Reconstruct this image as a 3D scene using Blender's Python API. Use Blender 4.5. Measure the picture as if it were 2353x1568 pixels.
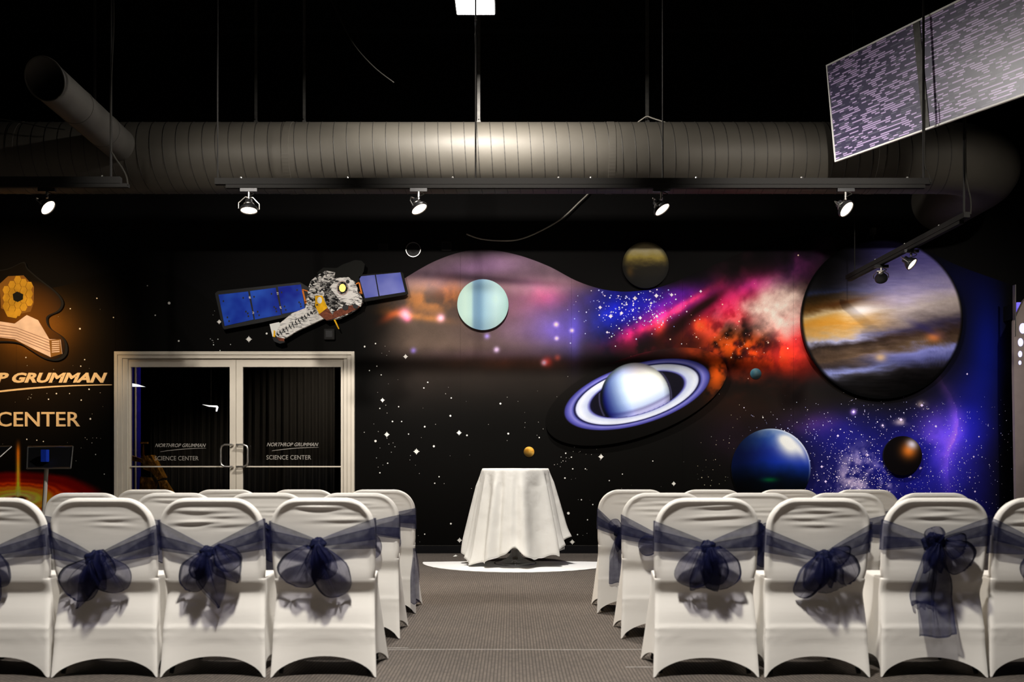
import bpy, bmesh, math, random
import numpy as np
from mathutils import Vector, Matrix, Euler

for o in list(bpy.data.objects):
    bpy.data.objects.remove(o, do_unlink=True)
SC = bpy.context.scene
COL = SC.collection

# ------------------------------------------------------------------ camera, world, exposure
F = 2288.0; CX = 1176.5; HY = 1085.0; HC = 0.95      # focal length (px), image centre, horizon row, eye height
D = 11.62                                           # distance of the mural wall
cam_d = bpy.data.cameras.new('camera'); cam = bpy.data.objects.new('camera', cam_d); COL.objects.link(cam)
cam.location = (0, 0, HC); cam.rotation_euler = (math.pi/2, 0, 0)
cam_d.sensor_width = 36; cam_d.lens = F/2353*36; cam_d.shift_y = (HY-784)/2353
cam_d.clip_start = 0.05; cam_d.clip_end = 100
cam_d.dof.use_dof = True; cam_d.dof.focus_distance = 9.8; cam_d.dof.aperture_fstop = 2.8
SC.camera = cam
w = bpy.data.worlds.new('world'); SC.world = w; w.use_nodes = True
w.node_tree.nodes['Background'].inputs[0].default_value = (0.02, 0.02, 0.025, 1)
w.node_tree.nodes['Background'].inputs[1].default_value = 0.0
vs = SC.view_settings
vs.view_transform = 'Standard'; vs.look = 'None'; vs.gamma = 1; vs.use_curve_mapping = False
vs.exposure = 0.0
SC.cycles.transparent_max_bounces = 32

POWER_HIGHBAY_FRONT = 330
POWER_HIGHBAY_REAR = 275
POWER_TRACK = 110
POWER_WALLWASH = 1150

def P(px, py, y):
    """a point of the photograph at distance y"""
    return Vector(((px-CX)*y/F, y, HC+(HY-py)*y/F))
def srgb(c):
    c = np.asarray(c, float)/255.0
    return np.where(c <= 0.04045, c/12.92, ((c+0.055)/1.055)**2.4)
def S(r, g, b):
    return tuple(float(v) for v in srgb((r, g, b)))

# ------------------------------------------------------------------ materials
def new_mat(name):
    m = bpy.data.materials.new(name); m.use_nodes = True
    return m, m.node_tree.nodes, m.node_tree.links
def mat(name, col, rough=0.6, metal=0.0, spec=0.4, bump=None, var=None, emit=None, estr=0):
    m, N, L = new_mat(name); b = N['Principled BSDF']
    b.inputs['Base Color'].default_value = (*col, 1); b.inputs['Roughness'].default_value = rough
    b.inputs['Metallic'].default_value = metal; b.inputs['Specular IOR Level'].default_value = spec
    if emit: b.inputs['Emission Color'].default_value = (*emit, 1); b.inputs['Emission Strength'].default_value = estr
    if bump or var:
        tc = N.new('ShaderNodeTexCoord'); nz = N.new('ShaderNodeTexNoise'); L.new(tc.outputs['Object'], nz.inputs['Vector'])
        nz.inputs['Scale'].default_value = (bump or var)[0]; nz.inputs['Detail'].default_value = 5
        if bump:
            bp = N.new('ShaderNodeBump'); bp.inputs['Strength'].default_value = bump[1]; bp.inputs['Distance'].default_value = bump[2]
            L.new(nz.outputs['Fac'], bp.inputs['Height']); L.new(bp.outputs['Normal'], b.inputs['Normal'])
        if var:
            nv = N.new('ShaderNodeTexNoise'); L.new(tc.outputs['Object'], nv.inputs['Vector']); nv.inputs['Scale'].default_value = var[0]; nv.inputs['Detail'].default_value = 6
            rp = N.new('ShaderNodeValToRGB'); rp.color_ramp.elements[0].position = .35; rp.color_ramp.elements[1].position = .65
            rp.color_ramp.elements[0].color = (*[c*var[1] for c in col], 1); rp.color_ramp.elements[1].color = (*[min(1, c*var[2]) for c in col], 1)
            L.new(nv.outputs['Fac'], rp.inputs['Fac']); L.new(rp.outputs['Color'], b.inputs['Base Color'])
    return m
def print_mat(name, rough=0.4, spec=0.35):
    m, N, L = new_mat(name); b = N['Principled BSDF']
    a = N.new('ShaderNodeAttribute'); a.attribute_name = 'print'
    tc = N.new('ShaderNodeTexCoord'); nz = N.new('ShaderNodeTexNoise'); L.new(tc.outputs['Object'], nz.inputs['Vector']); nz.inputs['Scale'].default_value = 160; nz.inputs['Detail'].default_value = 2
    mr = N.new('ShaderNodeMapRange'); mr.inputs['To Min'].default_value = .82; mr.inputs['To Max'].default_value = 1.18; L.new(nz.outputs['Fac'], mr.inputs['Value'])
    mx = N.new('ShaderNodeVectorMath'); mx.operation = 'SCALE'; L.new(a.outputs['Color'], mx.inputs[0]); L.new(mr.outputs['Result'], mx.inputs['Scale'])
    L.new(mx.outputs['Vector'], b.inputs['Base Color'])
    b.inputs['Roughness'].default_value = rough; b.inputs['Specular IOR Level'].default_value = spec
    return m
M = {}
M['black_paint'] = mat('black_paint', (.0045, .0042, .0042), .8, spec=.04, bump=(30, .2, .004))
M['ceiling'] = mat('ceiling_black', (.004, .004, .004), .85, spec=.03, bump=(8, .3, .02))
def amber_glow_board():  # amber spotlight glow painted as a ramp fading from the middle
    m, N, L = new_mat('amber_glow_board'); b = N['Principled BSDF']; b.inputs['Roughness'].default_value = .5; b.inputs['Specular IOR Level'].default_value = .1
    tc = N.new('ShaderNodeTexCoord'); mp = N.new('ShaderNodeMapping'); mp.inputs['Location'].default_value = (-.13, 0, .16); L.new(tc.outputs['Object'], mp.inputs[0])
    ln = N.new('ShaderNodeVectorMath'); ln.operation = 'LENGTH'; L.new(mp.outputs[0], ln.inputs[0])
    rp = N.new('ShaderNodeValToRGB'); rp.color_ramp.elements[0].position = .05; rp.color_ramp.elements[0].color = (*S(108, 66, 16), 1); rp.color_ramp.elements[1].position = .55; rp.color_ramp.elements[1].color = (*S(14, 11, 8), 1)
    L.new(ln.outputs['Value'], rp.inputs[0]); L.new(rp.outputs[0], b.inputs['Base Color']); return m
M['amber_glow_board'] = amber_glow_board()
M['print'] = print_mat('mural_print', .6, .03)
M['gloss_print'] = print_mat('gloss_print', .4, .02)
M['board_edge'] = mat('board_edge', (.008, .008, .009), .5, spec=.15)
M['white_edge'] = mat('white_board_edge', (.62, .64, .62), .5)
M['frame'] = mat('door_aluminium', S(206, 197, 182), .45, bump=(60, .05, .001), var=(3, .94, 1.04))
M['gasket'] = mat('gasket', (.01, .01, .01), .7)
M['steel'] = mat('brushed_steel', (.62, .6, .57), .3, 1.0)
M['dark_metal'] = mat('dark_metal', (.02, .02, .021), .42, .6)
M['track_metal'] = mat('track_metal', (.012, .0115, .011), .7, .0, spec=.06, bump=(40, .08, .001))
M['duct'] = mat('duct_metal', (.060, .054, .044), .55, .15, spec=.3, bump=(12, .12, .006), var=(1.6, .84, 1.08))
M['duct_dark'] = mat('duct_branch_metal', (.05, .046, .04), .6, .1, bump=(12, .12, .006), var=(3, .8, 1.1))
M['seam'] = mat('duct_seam', (.02, .018, .015), .6, .2)
M['strap'] = mat('hanger_strap', (.05, .048, .044), .5, .5, var=(20, .7, 1.2))
M['cable'] = mat('cable_jacket', (.016, .015, .013), .8, spec=.04)
M['pale_cable'] = mat('pale_cable', (.30, .28, .24), .5)
M['carpet_seam'] = mat('carpet_seam', S(138, 134, 130), .8, var=(30, .85, 1.1))
M['paper'] = mat('white_paper', (.8, .8, .77), .6)
M['cloth'] = mat('tablecloth_cotton', (.83, .82, .79), .75, spec=.15, bump=(9, .45, .02))
M['mat_white'] = mat('floor_mat_vinyl', (.86, .86, .86), .55, bump=(4, .25, .02))
M['chrome'] = mat('chrome', (.5, .5, .5), .12, 1.0)
M['wood'] = mat('table_laminate', (.3, .25, .2), .5, var=(10, .8, 1.1))
M['gold_letter'] = mat('letter_metal', S(232, 202, 156), .42, .15, bump=(90, .05, .0005))
M['etched'] = mat('etched_lettering', S(150, 145, 138), .7)
M['curtain'] = mat('curtain', (.013, .012, .0115), .85, bump=(50, .2, .002))
M['blue_col'] = mat('blue_column', S(18, 14, 120), .4, var=(6, .6, 1.2))
M['foil_gold'] = mat('gold_foil', S(170, 120, 50), .3, .7, bump=(14, .8, .03), var=(14, .4, 1.3))
M['grey_panel'] = mat('exhibit_grey', S(120, 108, 104), .6, var=(8, .93, 1.05))
M['lit_hole'] = mat('lit_hole', (.5, .5, .8), .5, emit=S(205, 205, 255), estr=1.0)
M['blue_glow'] = mat('blue_glow', (.2, .2, .6), .5, emit=S(110, 90, 235), estr=.8)
M['lens'] = mat('lamp_lens', (1, .9, .8), .4, emit=(1.0, .80, .60), estr=5)
M['lamp_off'] = mat('lamp_reflector', (.9, .65, .25), .25, .8, emit=(1.0, .68, .25), estr=.5)
M['highbay_lens'] = mat('highbay_diffuser', (1, 1, 1), .4, emit=(1, .97, .93), estr=14)
M['next_light'] = mat('next_room_light', (1, 1, 1), .4, emit=(.93, .95, 1), estr=1.6)
M['blue_box'] = mat('blue_plastic', S(25, 60, 190), .35)
M['white_post'] = mat('white_post', S(205, 198, 188), .4)
M['black_plastic'] = mat('black_plastic', (.006, .006, .007), .45, spec=.12)
M['dark_plastic'] = mat('grey_plastic', (.016, .0155, .015), .6, spec=.06)
M['solar_blue'] = None

def glass_mat(name, tint=(.9, .93, .95), fac=.06):
    m, N, L = new_mat(name); N.remove(N['Principled BSDF'])
    t = N.new('ShaderNodeBsdfTransparent'); t.inputs[0].default_value = (*tint, 1)
    g = N.new('ShaderNodeBsdfGlossy'); g.inputs['Roughness'].default_value = .02
    mx = N.new('ShaderNodeMixShader'); fr = N.new('ShaderNodeFresnel'); fr.inputs[0].default_value = 1.45
    L.new(fr.outputs[0], mx.inputs[0]); L.new(t.outputs[0], mx.inputs[1]); L.new(g.outputs[0], mx.inputs[2])
    L.new(mx.outputs[0], N['Material Output'].inputs[0]); return m
M['glass'] = glass_mat('door_glass', (.72, .74, .77))
M['clear'] = glass_mat('clear_acrylic', (.8, .8, .8))

def sheer(name, col, op, tint=(.80, .82, .96)):
    m, N, L = new_mat(name); N.remove(N['Principled BSDF'])
    t = N.new('ShaderNodeBsdfTransparent'); t.inputs[0].default_value = (*tint, 1)
    d = N.new('ShaderNodeBsdfPrincipled'); d.inputs['Base Color'].default_value = (*col, 1); d.inputs['Roughness'].default_value = .5
    d.inputs['Sheen Weight'].default_value = .0; d.inputs['Specular IOR Level'].default_value = .1
    tc = N.new('ShaderNodeTexCoord'); nz = N.new('ShaderNodeTexNoise'); nz.inputs['Scale'].default_value = 28; nz.inputs['Detail'].default_value = 3
    L.new(tc.outputs['Object'], nz.inputs['Vector'])
    mr = N.new('ShaderNodeMapRange'); mr.inputs['From Min'].default_value = .3; mr.inputs['From Max'].default_value = .7
    mr.inputs['To Min'].default_value = op-.07; mr.inputs['To Max'].default_value = op+.07
    L.new(nz.outputs['Fac'], mr.inputs['Value'])
    mx = N.new('ShaderNodeMixShader'); L.new(mr.outputs[0], mx.inputs[0]); L.new(t.outputs[0], mx.inputs[1]); L.new(d.outputs[0], mx.inputs[2])
    L.new(mx.outputs[0], N['Material Output'].inputs[0]); return m
M['organza'] = sheer('navy_organza', (.010, .012, .048), .56, (.86, .87, .96))
M['organza_loop'] = sheer('navy_organza_loop', (.009, .011, .046), .31, (.90, .90, .97))
M['organza_hem'] = sheer('navy_organza_hem', (.006, .008, .038), .75)
M['organza_knot'] = sheer('navy_organza_gathered', (.008, .010, .036), .88)

def spandex():
    m, N, L = new_mat('white_spandex'); b = N['Principled BSDF']
    b.inputs['Base Color'].default_value = (.80, .775, .735, 1); b.inputs['Roughness'].default_value = .7
    b.inputs['Specular IOR Level'].default_value = .2; b.inputs['Sheen Weight'].default_value = .1
    tc = N.new('ShaderNodeTexCoord'); mp = N.new('ShaderNodeMapping'); mp.inputs['Scale'].default_value = (3, 3, 22); L.new(tc.outputs['Object'], mp.inputs[0])
    nz = N.new('ShaderNodeTexNoise'); nz.inputs['Scale'].default_value = 2.2; nz.inputs['Detail'].default_value = 2; L.new(mp.outputs[0], nz.inputs[0])
    bp = N.new('ShaderNodeBump'); bp.inputs['Strength'].default_value = .045; bp.inputs['Distance'].default_value = .01; L.new(nz.outputs['Fac'], bp.inputs['Height']); L.new(bp.outputs[0], b.inputs['Normal'])
    return m
M['spandex'] = spandex()

def carpet():
    m, N, L = new_mat('ribbed_carpet'); b = N['Principled BSDF']; b.inputs['Roughness'].default_value = .95; b.inputs['Specular IOR Level'].default_value = .1
    tc = N.new('ShaderNodeTexCoord')
    mp = N.new('ShaderNodeMapping'); mp.inputs['Scale'].default_value = (1, 1, 1); L.new(tc.outputs['Object'], mp.inputs[0])
    br = N.new('ShaderNodeTexBrick'); br.inputs['Scale'].default_value = 1; br.inputs['Brick Width'].default_value = .032; br.inputs['Row Height'].default_value = .017
    br.inputs['Mortar Size'].default_value = .0035; br.inputs['Mortar Smooth'].default_value = .6
    br.inputs['Color1'].default_value = (*S(106, 98, 91), 1); br.inputs['Color2'].default_value = (*S(92, 86, 81), 1); br.inputs['Mortar'].default_value = (*S(70, 65, 62), 1)
    mp.inputs['Rotation'].default_value = (0, 0, math.pi/2); L.new(mp.outputs[0], br.inputs['Vector'])
    nz = N.new('ShaderNodeTexNoise'); nz.inputs['Scale'].default_value = 1.1; nz.inputs['Detail'].default_value = 4; L.new(tc.outputs['Object'], nz.inputs[0])
    mr = N.new('ShaderNodeMapRange'); mr.inputs['To Min'].default_value = .75; mr.inputs['To Max'].default_value = 1.25; L.new(nz.outputs['Fac'], mr.inputs[0])
    nf = N.new('ShaderNodeTexNoise'); nf.inputs['Scale'].default_value = 220; L.new(tc.outputs['Object'], nf.inputs[0])
    mf = N.new('ShaderNodeMapRange'); mf.inputs['To Min'].default_value = .7; mf.inputs['To Max'].default_value = 1.3; L.new(nf.outputs['Fac'], mf.inputs[0])
    mm = N.new('ShaderNodeMath'); mm.operation = 'MULTIPLY'; L.new(mr.outputs[0], mm.inputs[0]); L.new(mf.outputs[0], mm.inputs[1])
    sc = N.new('ShaderNodeVectorMath'); sc.operation = 'SCALE'; L.new(br.outputs['Color'], sc.inputs[0]); L.new(mm.outputs[0], sc.inputs['Scale'])
    L.new(sc.outputs[0], b.inputs['Base Color'])
    bp = N.new('ShaderNodeBump'); bp.inputs['Strength'].default_value = .5; bp.inputs['Distance'].default_value = .004; bp.invert = True
    L.new(br.outputs['Fac'], bp.inputs['Height']); L.new(bp.outputs[0], b.inputs['Normal'])
    return m
M['carpet'] = carpet()

def array_mat():
    """dashed cell pattern of the hanging solar array"""
    m, N, L = new_mat('array_cells'); b = N['Principled BSDF']; b.inputs['Roughness'].default_value = .38; b.inputs['Specular IOR Level'].default_value = .6
    tc = N.new('ShaderNodeTexCoord'); sp = N.new('ShaderNodeSeparateXYZ'); L.new(tc.outputs['Object'], sp.inputs[0])
    def math_(op, a, bb=None):
        n = N.new('ShaderNodeMath'); n.operation = op
        for i, v in enumerate((a, bb)):
            if v is None: continue
            if isinstance(v, (int, float)): n.inputs[i].default_value = v
            else: L.new(v, n.inputs[i])
        return n.outputs[0]
    row = math_('FLOOR', math_('MULTIPLY', sp.outputs['Y'], 56))
    wr = N.new('ShaderNodeTexWhiteNoise'); wr.noise_dimensions = '1D'; L.new(row, wr.inputs['W'])
    colx = math_('FLOOR', math_('ADD', math_('MULTIPLY', sp.outputs['X'], 17), math_('MULTIPLY', wr.outputs['Value'], 7)))
    cb = N.new('ShaderNodeCombineXYZ'); L.new(colx, cb.inputs[0]); L.new(row, cb.inputs[1])
    wn = N.new('ShaderNodeTexWhiteNoise'); wn.noise_dimensions = '2D'; L.new(cb.outputs[0], wn.inputs['Vector'])
    fy = math_('FRACT', math_('MULTIPLY', sp.outputs['Y'], 56))
    gap = math_('GREATER_THAN', fy, .38)
    rp = N.new('ShaderNodeValToRGB'); rp.color_ramp.interpolation = 'CONSTANT'
    e = rp.color_ramp.elements; e[0].position = 0; e[0].color = (*S(62, 57, 86), 1); e[1].position = .42; e[1].color = (*S(98, 96, 118), 1)
    x = e.new(.58); x.color = (*S(196, 174, 218), 1)
    L.new(wn.outputs['Value'], rp.inputs[0])
    mx = N.new('ShaderNodeMix'); mx.data_type = 'RGBA'; L.new(gap, mx.inputs['Factor']); mx.inputs['A'].default_value = (*S(62, 57, 86), 1); L.new(rp.outputs[0], mx.inputs['B'])
    L.new(mx.outputs['Result'], b.inputs['Base Color']); return m
M['array'] = array_mat()

def cells_mat(name, c0, c1, metal=.0):
    m, N, L = new_mat(name); b = N['Principled BSDF']; b.inputs['Roughness'].default_value = .45; b.inputs['Specular IOR Level'].default_value = .05; b.inputs['Metallic'].default_value = metal
    tc = N.new('ShaderNodeTexCoord'); nz = N.new('ShaderNodeTexNoise'); nz.inputs['Scale'].default_value = 3.5; L.new(tc.outputs['Object'], nz.inputs[0])
    rp = N.new('ShaderNodeValToRGB'); rp.color_ramp.elements[0].position = .35; rp.color_ramp.elements[1].position = .7
    rp.color_ramp.elements[0].color = (*c0, 1); rp.color_ramp.elements[1].color = (*c1, 1); L.new(nz.outputs['Fac'], rp.inputs[0]); L.new(rp.outputs[0], b.inputs['Base Color']); return m
M['solar_blue'] = cells_mat('solar_blue', S(8, 30, 150), S(44, 92, 205))
M['solar_lilac'] = cells_mat('solar_lilac', S(72, 82, 172), S(112, 118, 190))
def foil(name, scale, a=.42, b_=.58, dark=(12, 9, 10), light=(232, 228, 224), vor=False):
    m, N, L = new_mat(name); b = N['Principled BSDF']; b.inputs['Roughness'].default_value = .5; b.inputs['Specular IOR Level'].default_value = .05
    tc = N.new('ShaderNodeTexCoord'); mp = N.new('ShaderNodeMapping'); mp.inputs['Scale'].default_value = scale; mp.inputs['Rotation'].default_value = (0, .6, 0); L.new(tc.outputs['Object'], mp.inputs[0])
    nz = N.new('ShaderNodeTexNoise'); nz.inputs['Scale'].default_value = 1; nz.inputs['Detail'].default_value = 6; nz.inputs['Roughness'].default_value = .65; nz.inputs['Distortion'].default_value = 1.2; L.new(mp.outputs[0], nz.inputs[0])
    rp = N.new('ShaderNodeValToRGB'); rp.color_ramp.elements[0].position = a; rp.color_ramp.elements[1].position = b_
    rp.color_ramp.elements[0].color = (*S(*dark), 1); rp.color_ramp.elements[1].color = (*S(*light), 1); L.new(nz.outputs['Fac'], rp.inputs[0]); L.new(rp.outputs[0], b.inputs['Base Color']); return m
M['foil_silver'] = foil('silver_foil', (16, 16, 30), .46, .57)
M['foil_tube'] = foil('tube_foil', (10, 10, 45), .38, .5)
M['foil_dark'] = foil('dark_foil', (18, 18, 40), .5, .72)
M['foil_brown'] = foil('copper_foil', (14, 14, 14), .3, .75, (60, 25, 18), (150, 84, 58))
M['gold_yellow'] = mat('yellow_foil', S(244, 184, 18), .5, spec=.05, var=(12, .75, 1.1))
M['orange_bar'] = mat('orange_bar', S(215, 120, 45), .5, spec=.05)
M['shade_grey'] = mat('sunshade_grey', S(24, 24, 22), .6, spec=.05)
M['mirror_gold'] = mat('mirror_gold', S(214, 165, 52), .35, .3, var=(6, .7, 1.1))
M['mirror_edge'] = mat('mirror_edge', S(120, 80, 20), .5)
M['shield'] = mat('sunshield_film', S(225, 200, 190), .4, var=(5, .8, 1.1))
M['shield_line'] = mat('sunshield_layer', S(150, 120, 110), .4)

# ------------------------------------------------------------------ mesh helpers
def link(name, verts, faces, m, parent=None, smooth=False, mats=None, midx=None, colors=None):
    me = bpy.data.meshes.new(name); me.from_pydata([tuple(v) for v in verts], [], [tuple(f) for f in faces])
    for mm in (mats or [m]): me.materials.append(mm)
    if midx is not None: me.polygons.foreach_set('material_index', np.asarray(midx, dtype=np.int32))
    if smooth: me.polygons.foreach_set('use_smooth', np.ones(len(me.polygons), dtype=bool))
    if colors is not None:
        at = me.color_attributes.new('print', 'FLOAT_COLOR', 'POINT')
        c4 = np.ones((len(verts), 4), dtype=np.float32); c4[:, :3] = colors; at.data.foreach_set('color', c4.ravel())
    me.update()
    o = bpy.data.objects.new(name, me); COL.objects.link(o)
    if parent is not None: o.parent = parent
    return o
def tag(o, label, cat, group=None, kind=None):
    if label: o['label'] = label
    if cat: o['category'] = cat
    if group: o['group'] = group
    if kind: o['kind'] = kind
    return o
def struct(o): o['kind'] = 'structure'; return o
def thing(name, loc, label, cat, group=None, rotz=0):
    o = bpy.data.objects.new(name, None); COL.objects.link(o); o.location = loc; o.rotation_euler = (0, 0, rotz); o.empty_display_size = .1
    tag(o, label, cat, group); return o
class MB:
    def __init__(s): s.v = []; s.f = []; s.mi = []
    def add(s, v, f, mi=0):
        n = len(s.v); s.v += [tuple(p) for p in v]; s.f += [tuple(i+n for i in q) for q in f]; s.mi += [mi]*len(f); return s
    def box(s, a, b, mi=0):
        (x0, y0, z0), (x1, y1, z1) = a, b
        x0, x1 = min(x0, x1), max(x0, x1); y0, y1 = min(y0, y1), max(y0, y1); z0, z1 = min(z0, z1), max(z0, z1)
        return s.add([(x0, y0, z0), (x1, y0, z0), (x1, y1, z0), (x0, y1, z0), (x0, y0, z1), (x1, y0, z1), (x1, y1, z1), (x0, y1, z1)],
                     [(0, 3, 2, 1), (4, 5, 6, 7), (0, 1, 5, 4), (1, 2, 6, 5), (2, 3, 7, 6), (3, 0, 4, 7)], mi)
    def tube(s, pts, r, n=10, caps=True, mi=0):
        pts = [Vector(p) for p in pts]; R = r if isinstance(r, (list, tuple)) else [r]*len(pts)
        rings = []; up = None
        for i, p in enumerate(pts):
            t = (pts[min(i+1, len(pts)-1)]-pts[max(i-1, 0)]).normalized()
            if up is None: up = t.orthogonal().normalized()
            up = (up-t*up.dot(t)).normalized(); sd = t.cross(up)
            rings.append([p+(up*math.cos(2*math.pi*k/n)+sd*math.sin(2*math.pi*k/n))*R[i] for k in range(n)])
        v = [q for rr in rings for q in rr]; f = []
        for i in range(len(pts)-1):
            for k in range(n): f.append((i*n+k, i*n+(k+1) % n, (i+1)*n+(k+1) % n, (i+1)*n+k))
        if caps: f.append(tuple(range(n))[::-1]); f.append(tuple((len(pts)-1)*n+k for k in range(n)))
        return s.add(v, f, mi)
    def lathe(s, prof, n=24, c=(0, 0, 0), mi=0):
        v = []; f = []
        for (r, z) in prof:
            for k in range(n): a = 2*math.pi*k/n; v.append((c[0]+r*math.cos(a), c[1]+r*math.sin(a), c[2]+z))
        for i in range(len(prof)-1):
            for k in range(n): f.append((i*n+k, i*n+(k+1) % n, (i+1)*n+(k+1) % n, (i+1)*n+k))
        return s.add(v, f, mi)
    def prism(s, poly, y0, y1, mi=0, side=None):
        """poly: (x, z) points, extruded along y from y0 (front) to y1"""
        n = len(poly); A = sum(poly[i][0]*poly[(i+1) % n][1]-poly[(i+1) % n][0]*poly[i][1] for i in range(n))
        if A < 0: poly = poly[::-1]
        v = [(x, y0, z) for x, z in poly]+[(x, y1, z) for x, z in poly]
        s.add(v, [tuple(range(n)), tuple(range(2*n-1, n-1, -1))], mi)
        k = len(s.v)-2*n; sd = mi if side is None else side
        for i in range(n): s.f.append((k+(i+1) % n, k+i, k+n+i, k+n+(i+1) % n)); s.mi.append(sd)
        return s
    def build(s, name, m, parent=None, smooth=False, mats=None, loc=None):
        v = s.v
        if loc is not None: v = [(p[0]-loc[0], p[1]-loc[1], p[2]-loc[2]) for p in s.v]
        o = link(name, v, s.f, m, parent, smooth, mats, s.mi if mats else None)
        if loc is not None: o.location = loc
        return o
def bezier(pts, n=20):
    """Catmull-Rom through points"""
    pts = [Vector(p) for p in pts]; q = [pts[0]]+pts+[pts[-1]]; out = []
    for i in range(1, len(q)-2):
        for k in range(n):
            t = k/n; a, b, c, d = q[i-1], q[i], q[i+1], q[i+2]
            out.append(.5*((2*b)+(c-a)*t+(2*a-5*b+4*c-d)*t*t+(3*b-a-3*c+d)*t**3))
    out.append(pts[-1]); return out
def autosmooth(o, ang=35):
    me = o.data; bm = bmesh.new(); bm.from_mesh(me)
    for e in bm.edges: e.smooth = e.calc_face_angle(0) < math.radians(ang) if len(e.link_faces) == 2 else True
    for f in bm.faces: f.smooth = True
    bm.to_mesh(me); bm.free(); return o

# ------------------------------------------------------------------ numpy noise
def fbm(x, y, scale, octv=5, seed=0, gain=.55):
    x = np.asarray(x, float)/scale; y = np.asarray(y, float)/scale; out = np.zeros_like(x); amp = 1; tot = 0
    for o in range(octv):
        rng = np.random.RandomState(seed*31+o); T = rng.rand(256, 256)
        xi = np.floor(x).astype(int); yi = np.floor(y).astype(int); fx = x-xi; fy = y-yi
        fx = fx*fx*(3-2*fx); fy = fy*fy*(3-2*fy)
        g = lambda a, b: T[a % 256, b % 256]
        out += amp*((g(xi, yi)*(1-fx)+g(xi+1, yi)*fx)*(1-fy)+(g(xi, yi+1)*(1-fx)+g(xi+1, yi+1)*fx)*fy)
        tot += amp; amp *= gain; x = x*2.03+17.3; y = y*2.03+9.1
    return out/tot
def blob(X, Y, cx, cy, sx, sy, rot=0, p=2):
    a = math.radians(rot); dx = X-cx; dy = Y-cy
    u = (dx*math.cos(a)+dy*math.sin(a))/sx; v = (-dx*math.sin(a)+dy*math.cos(a))/sy
    return np.exp(-(np.abs(u)**p+np.abs(v)**p))
def sstep(a, b, x):
    t = np.clip((x-a)/(b-a), 0, 1); return t*t*(3-2*t)

# ================================================================== THE ROOM
XL, XR, ZC = -7.2, 6.6, 6.2
zf = 0.0
m = MB(); m.box((XL, -4, -.1), (XR, D+.2, 0)); struct(m.build('floor', M['carpet']))
m = MB(); m.box((XL, -4, ZC), (XR, D+.2, ZC+.1))
ceil = struct(m.build('ceiling', M['ceiling']))
for y in np.arange(-2.4, D, 1.5):
    m = MB(); m.box((XL, y-.05, ZC-.34), (XR, y+.05, ZC-.30)); m.box((XL, y-.05, ZC-.02), (XR, y+.05, ZC-.001))
    for x in np.arange(XL+.1, XR, .6): m.tube([(x, y, ZC-.31), (x+.3, y, ZC-.01), (x+.6 if x+.6 < XR else XR, y, ZC-.31)], .012, 6)
    j = m.build('roof_joist', M['ceiling'], ceil)
m = MB(); m.box((XL-.15, -4, 0), (XL, D+.2, ZC)); struct(m.build('wall_left', M['black_paint']))
m = MB(); m.box((XR, -4, 0), (XR+.15, D+.2, ZC)); struct(m.build('wall_right', M['black_paint']))
m = MB(); m.box((XL, -4.15, 0), (XR, -4, ZC)); struct(m.build('wall_front', M['black_paint']))
def wx(px): return (px-CX)*D/F
def wz(py): return HC+(HY-py)*D/F
DX0, DX1, DZ1 = wx(266), wx(815.5), wz(809)
m = MB(); m.box((XL, D, 0), (DX0, D+.2, ZC)); m.box((DX1, D, 0), (XR, D+.2, ZC)); m.box((DX0, D, DZ1), (DX1, D+.2, ZC))
wall = struct(m.build('wall_back', M['black_paint']))

# ---- the mural: printed wallpaper strips with a wavy top edge
TOPX = [-300, -120, 20, 130, 230, 320, 410, 500, 600, 720, 830, 930, 1010, 1095, 1180, 1260, 1330, 1400, 1500, 1620, 1740, 1860, 1960, 2060, 2200, 2340]
TOPY = [610, 640, 668, 660, 632, 618, 640, 700, 740, 738, 712, 640, 596, 574, 584, 612, 648, 668, 664, 618, 566, 536, 528, 545, 610, 660]
def top_edge(x):
    # smooth interpolation (cubic Hermite)
    X = np.array(TOPX, float); Y = np.array(TOPY, float); s = np.gradient(Y, X); x = np.asarray(x, float)
    i = np.clip(np.searchsorted(X, x)-1, 0, len(X)-2); h = X[i+1]-X[i]; t = (x-X[i])/h
    return ((2*t**3-3*t**2+1)*Y[i]+(t**3-2*t**2+t)*h*s[i]+(-2*t**3+3*t**2)*Y[i+1]+(t**3-t**2)*h*s[i+1])

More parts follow.
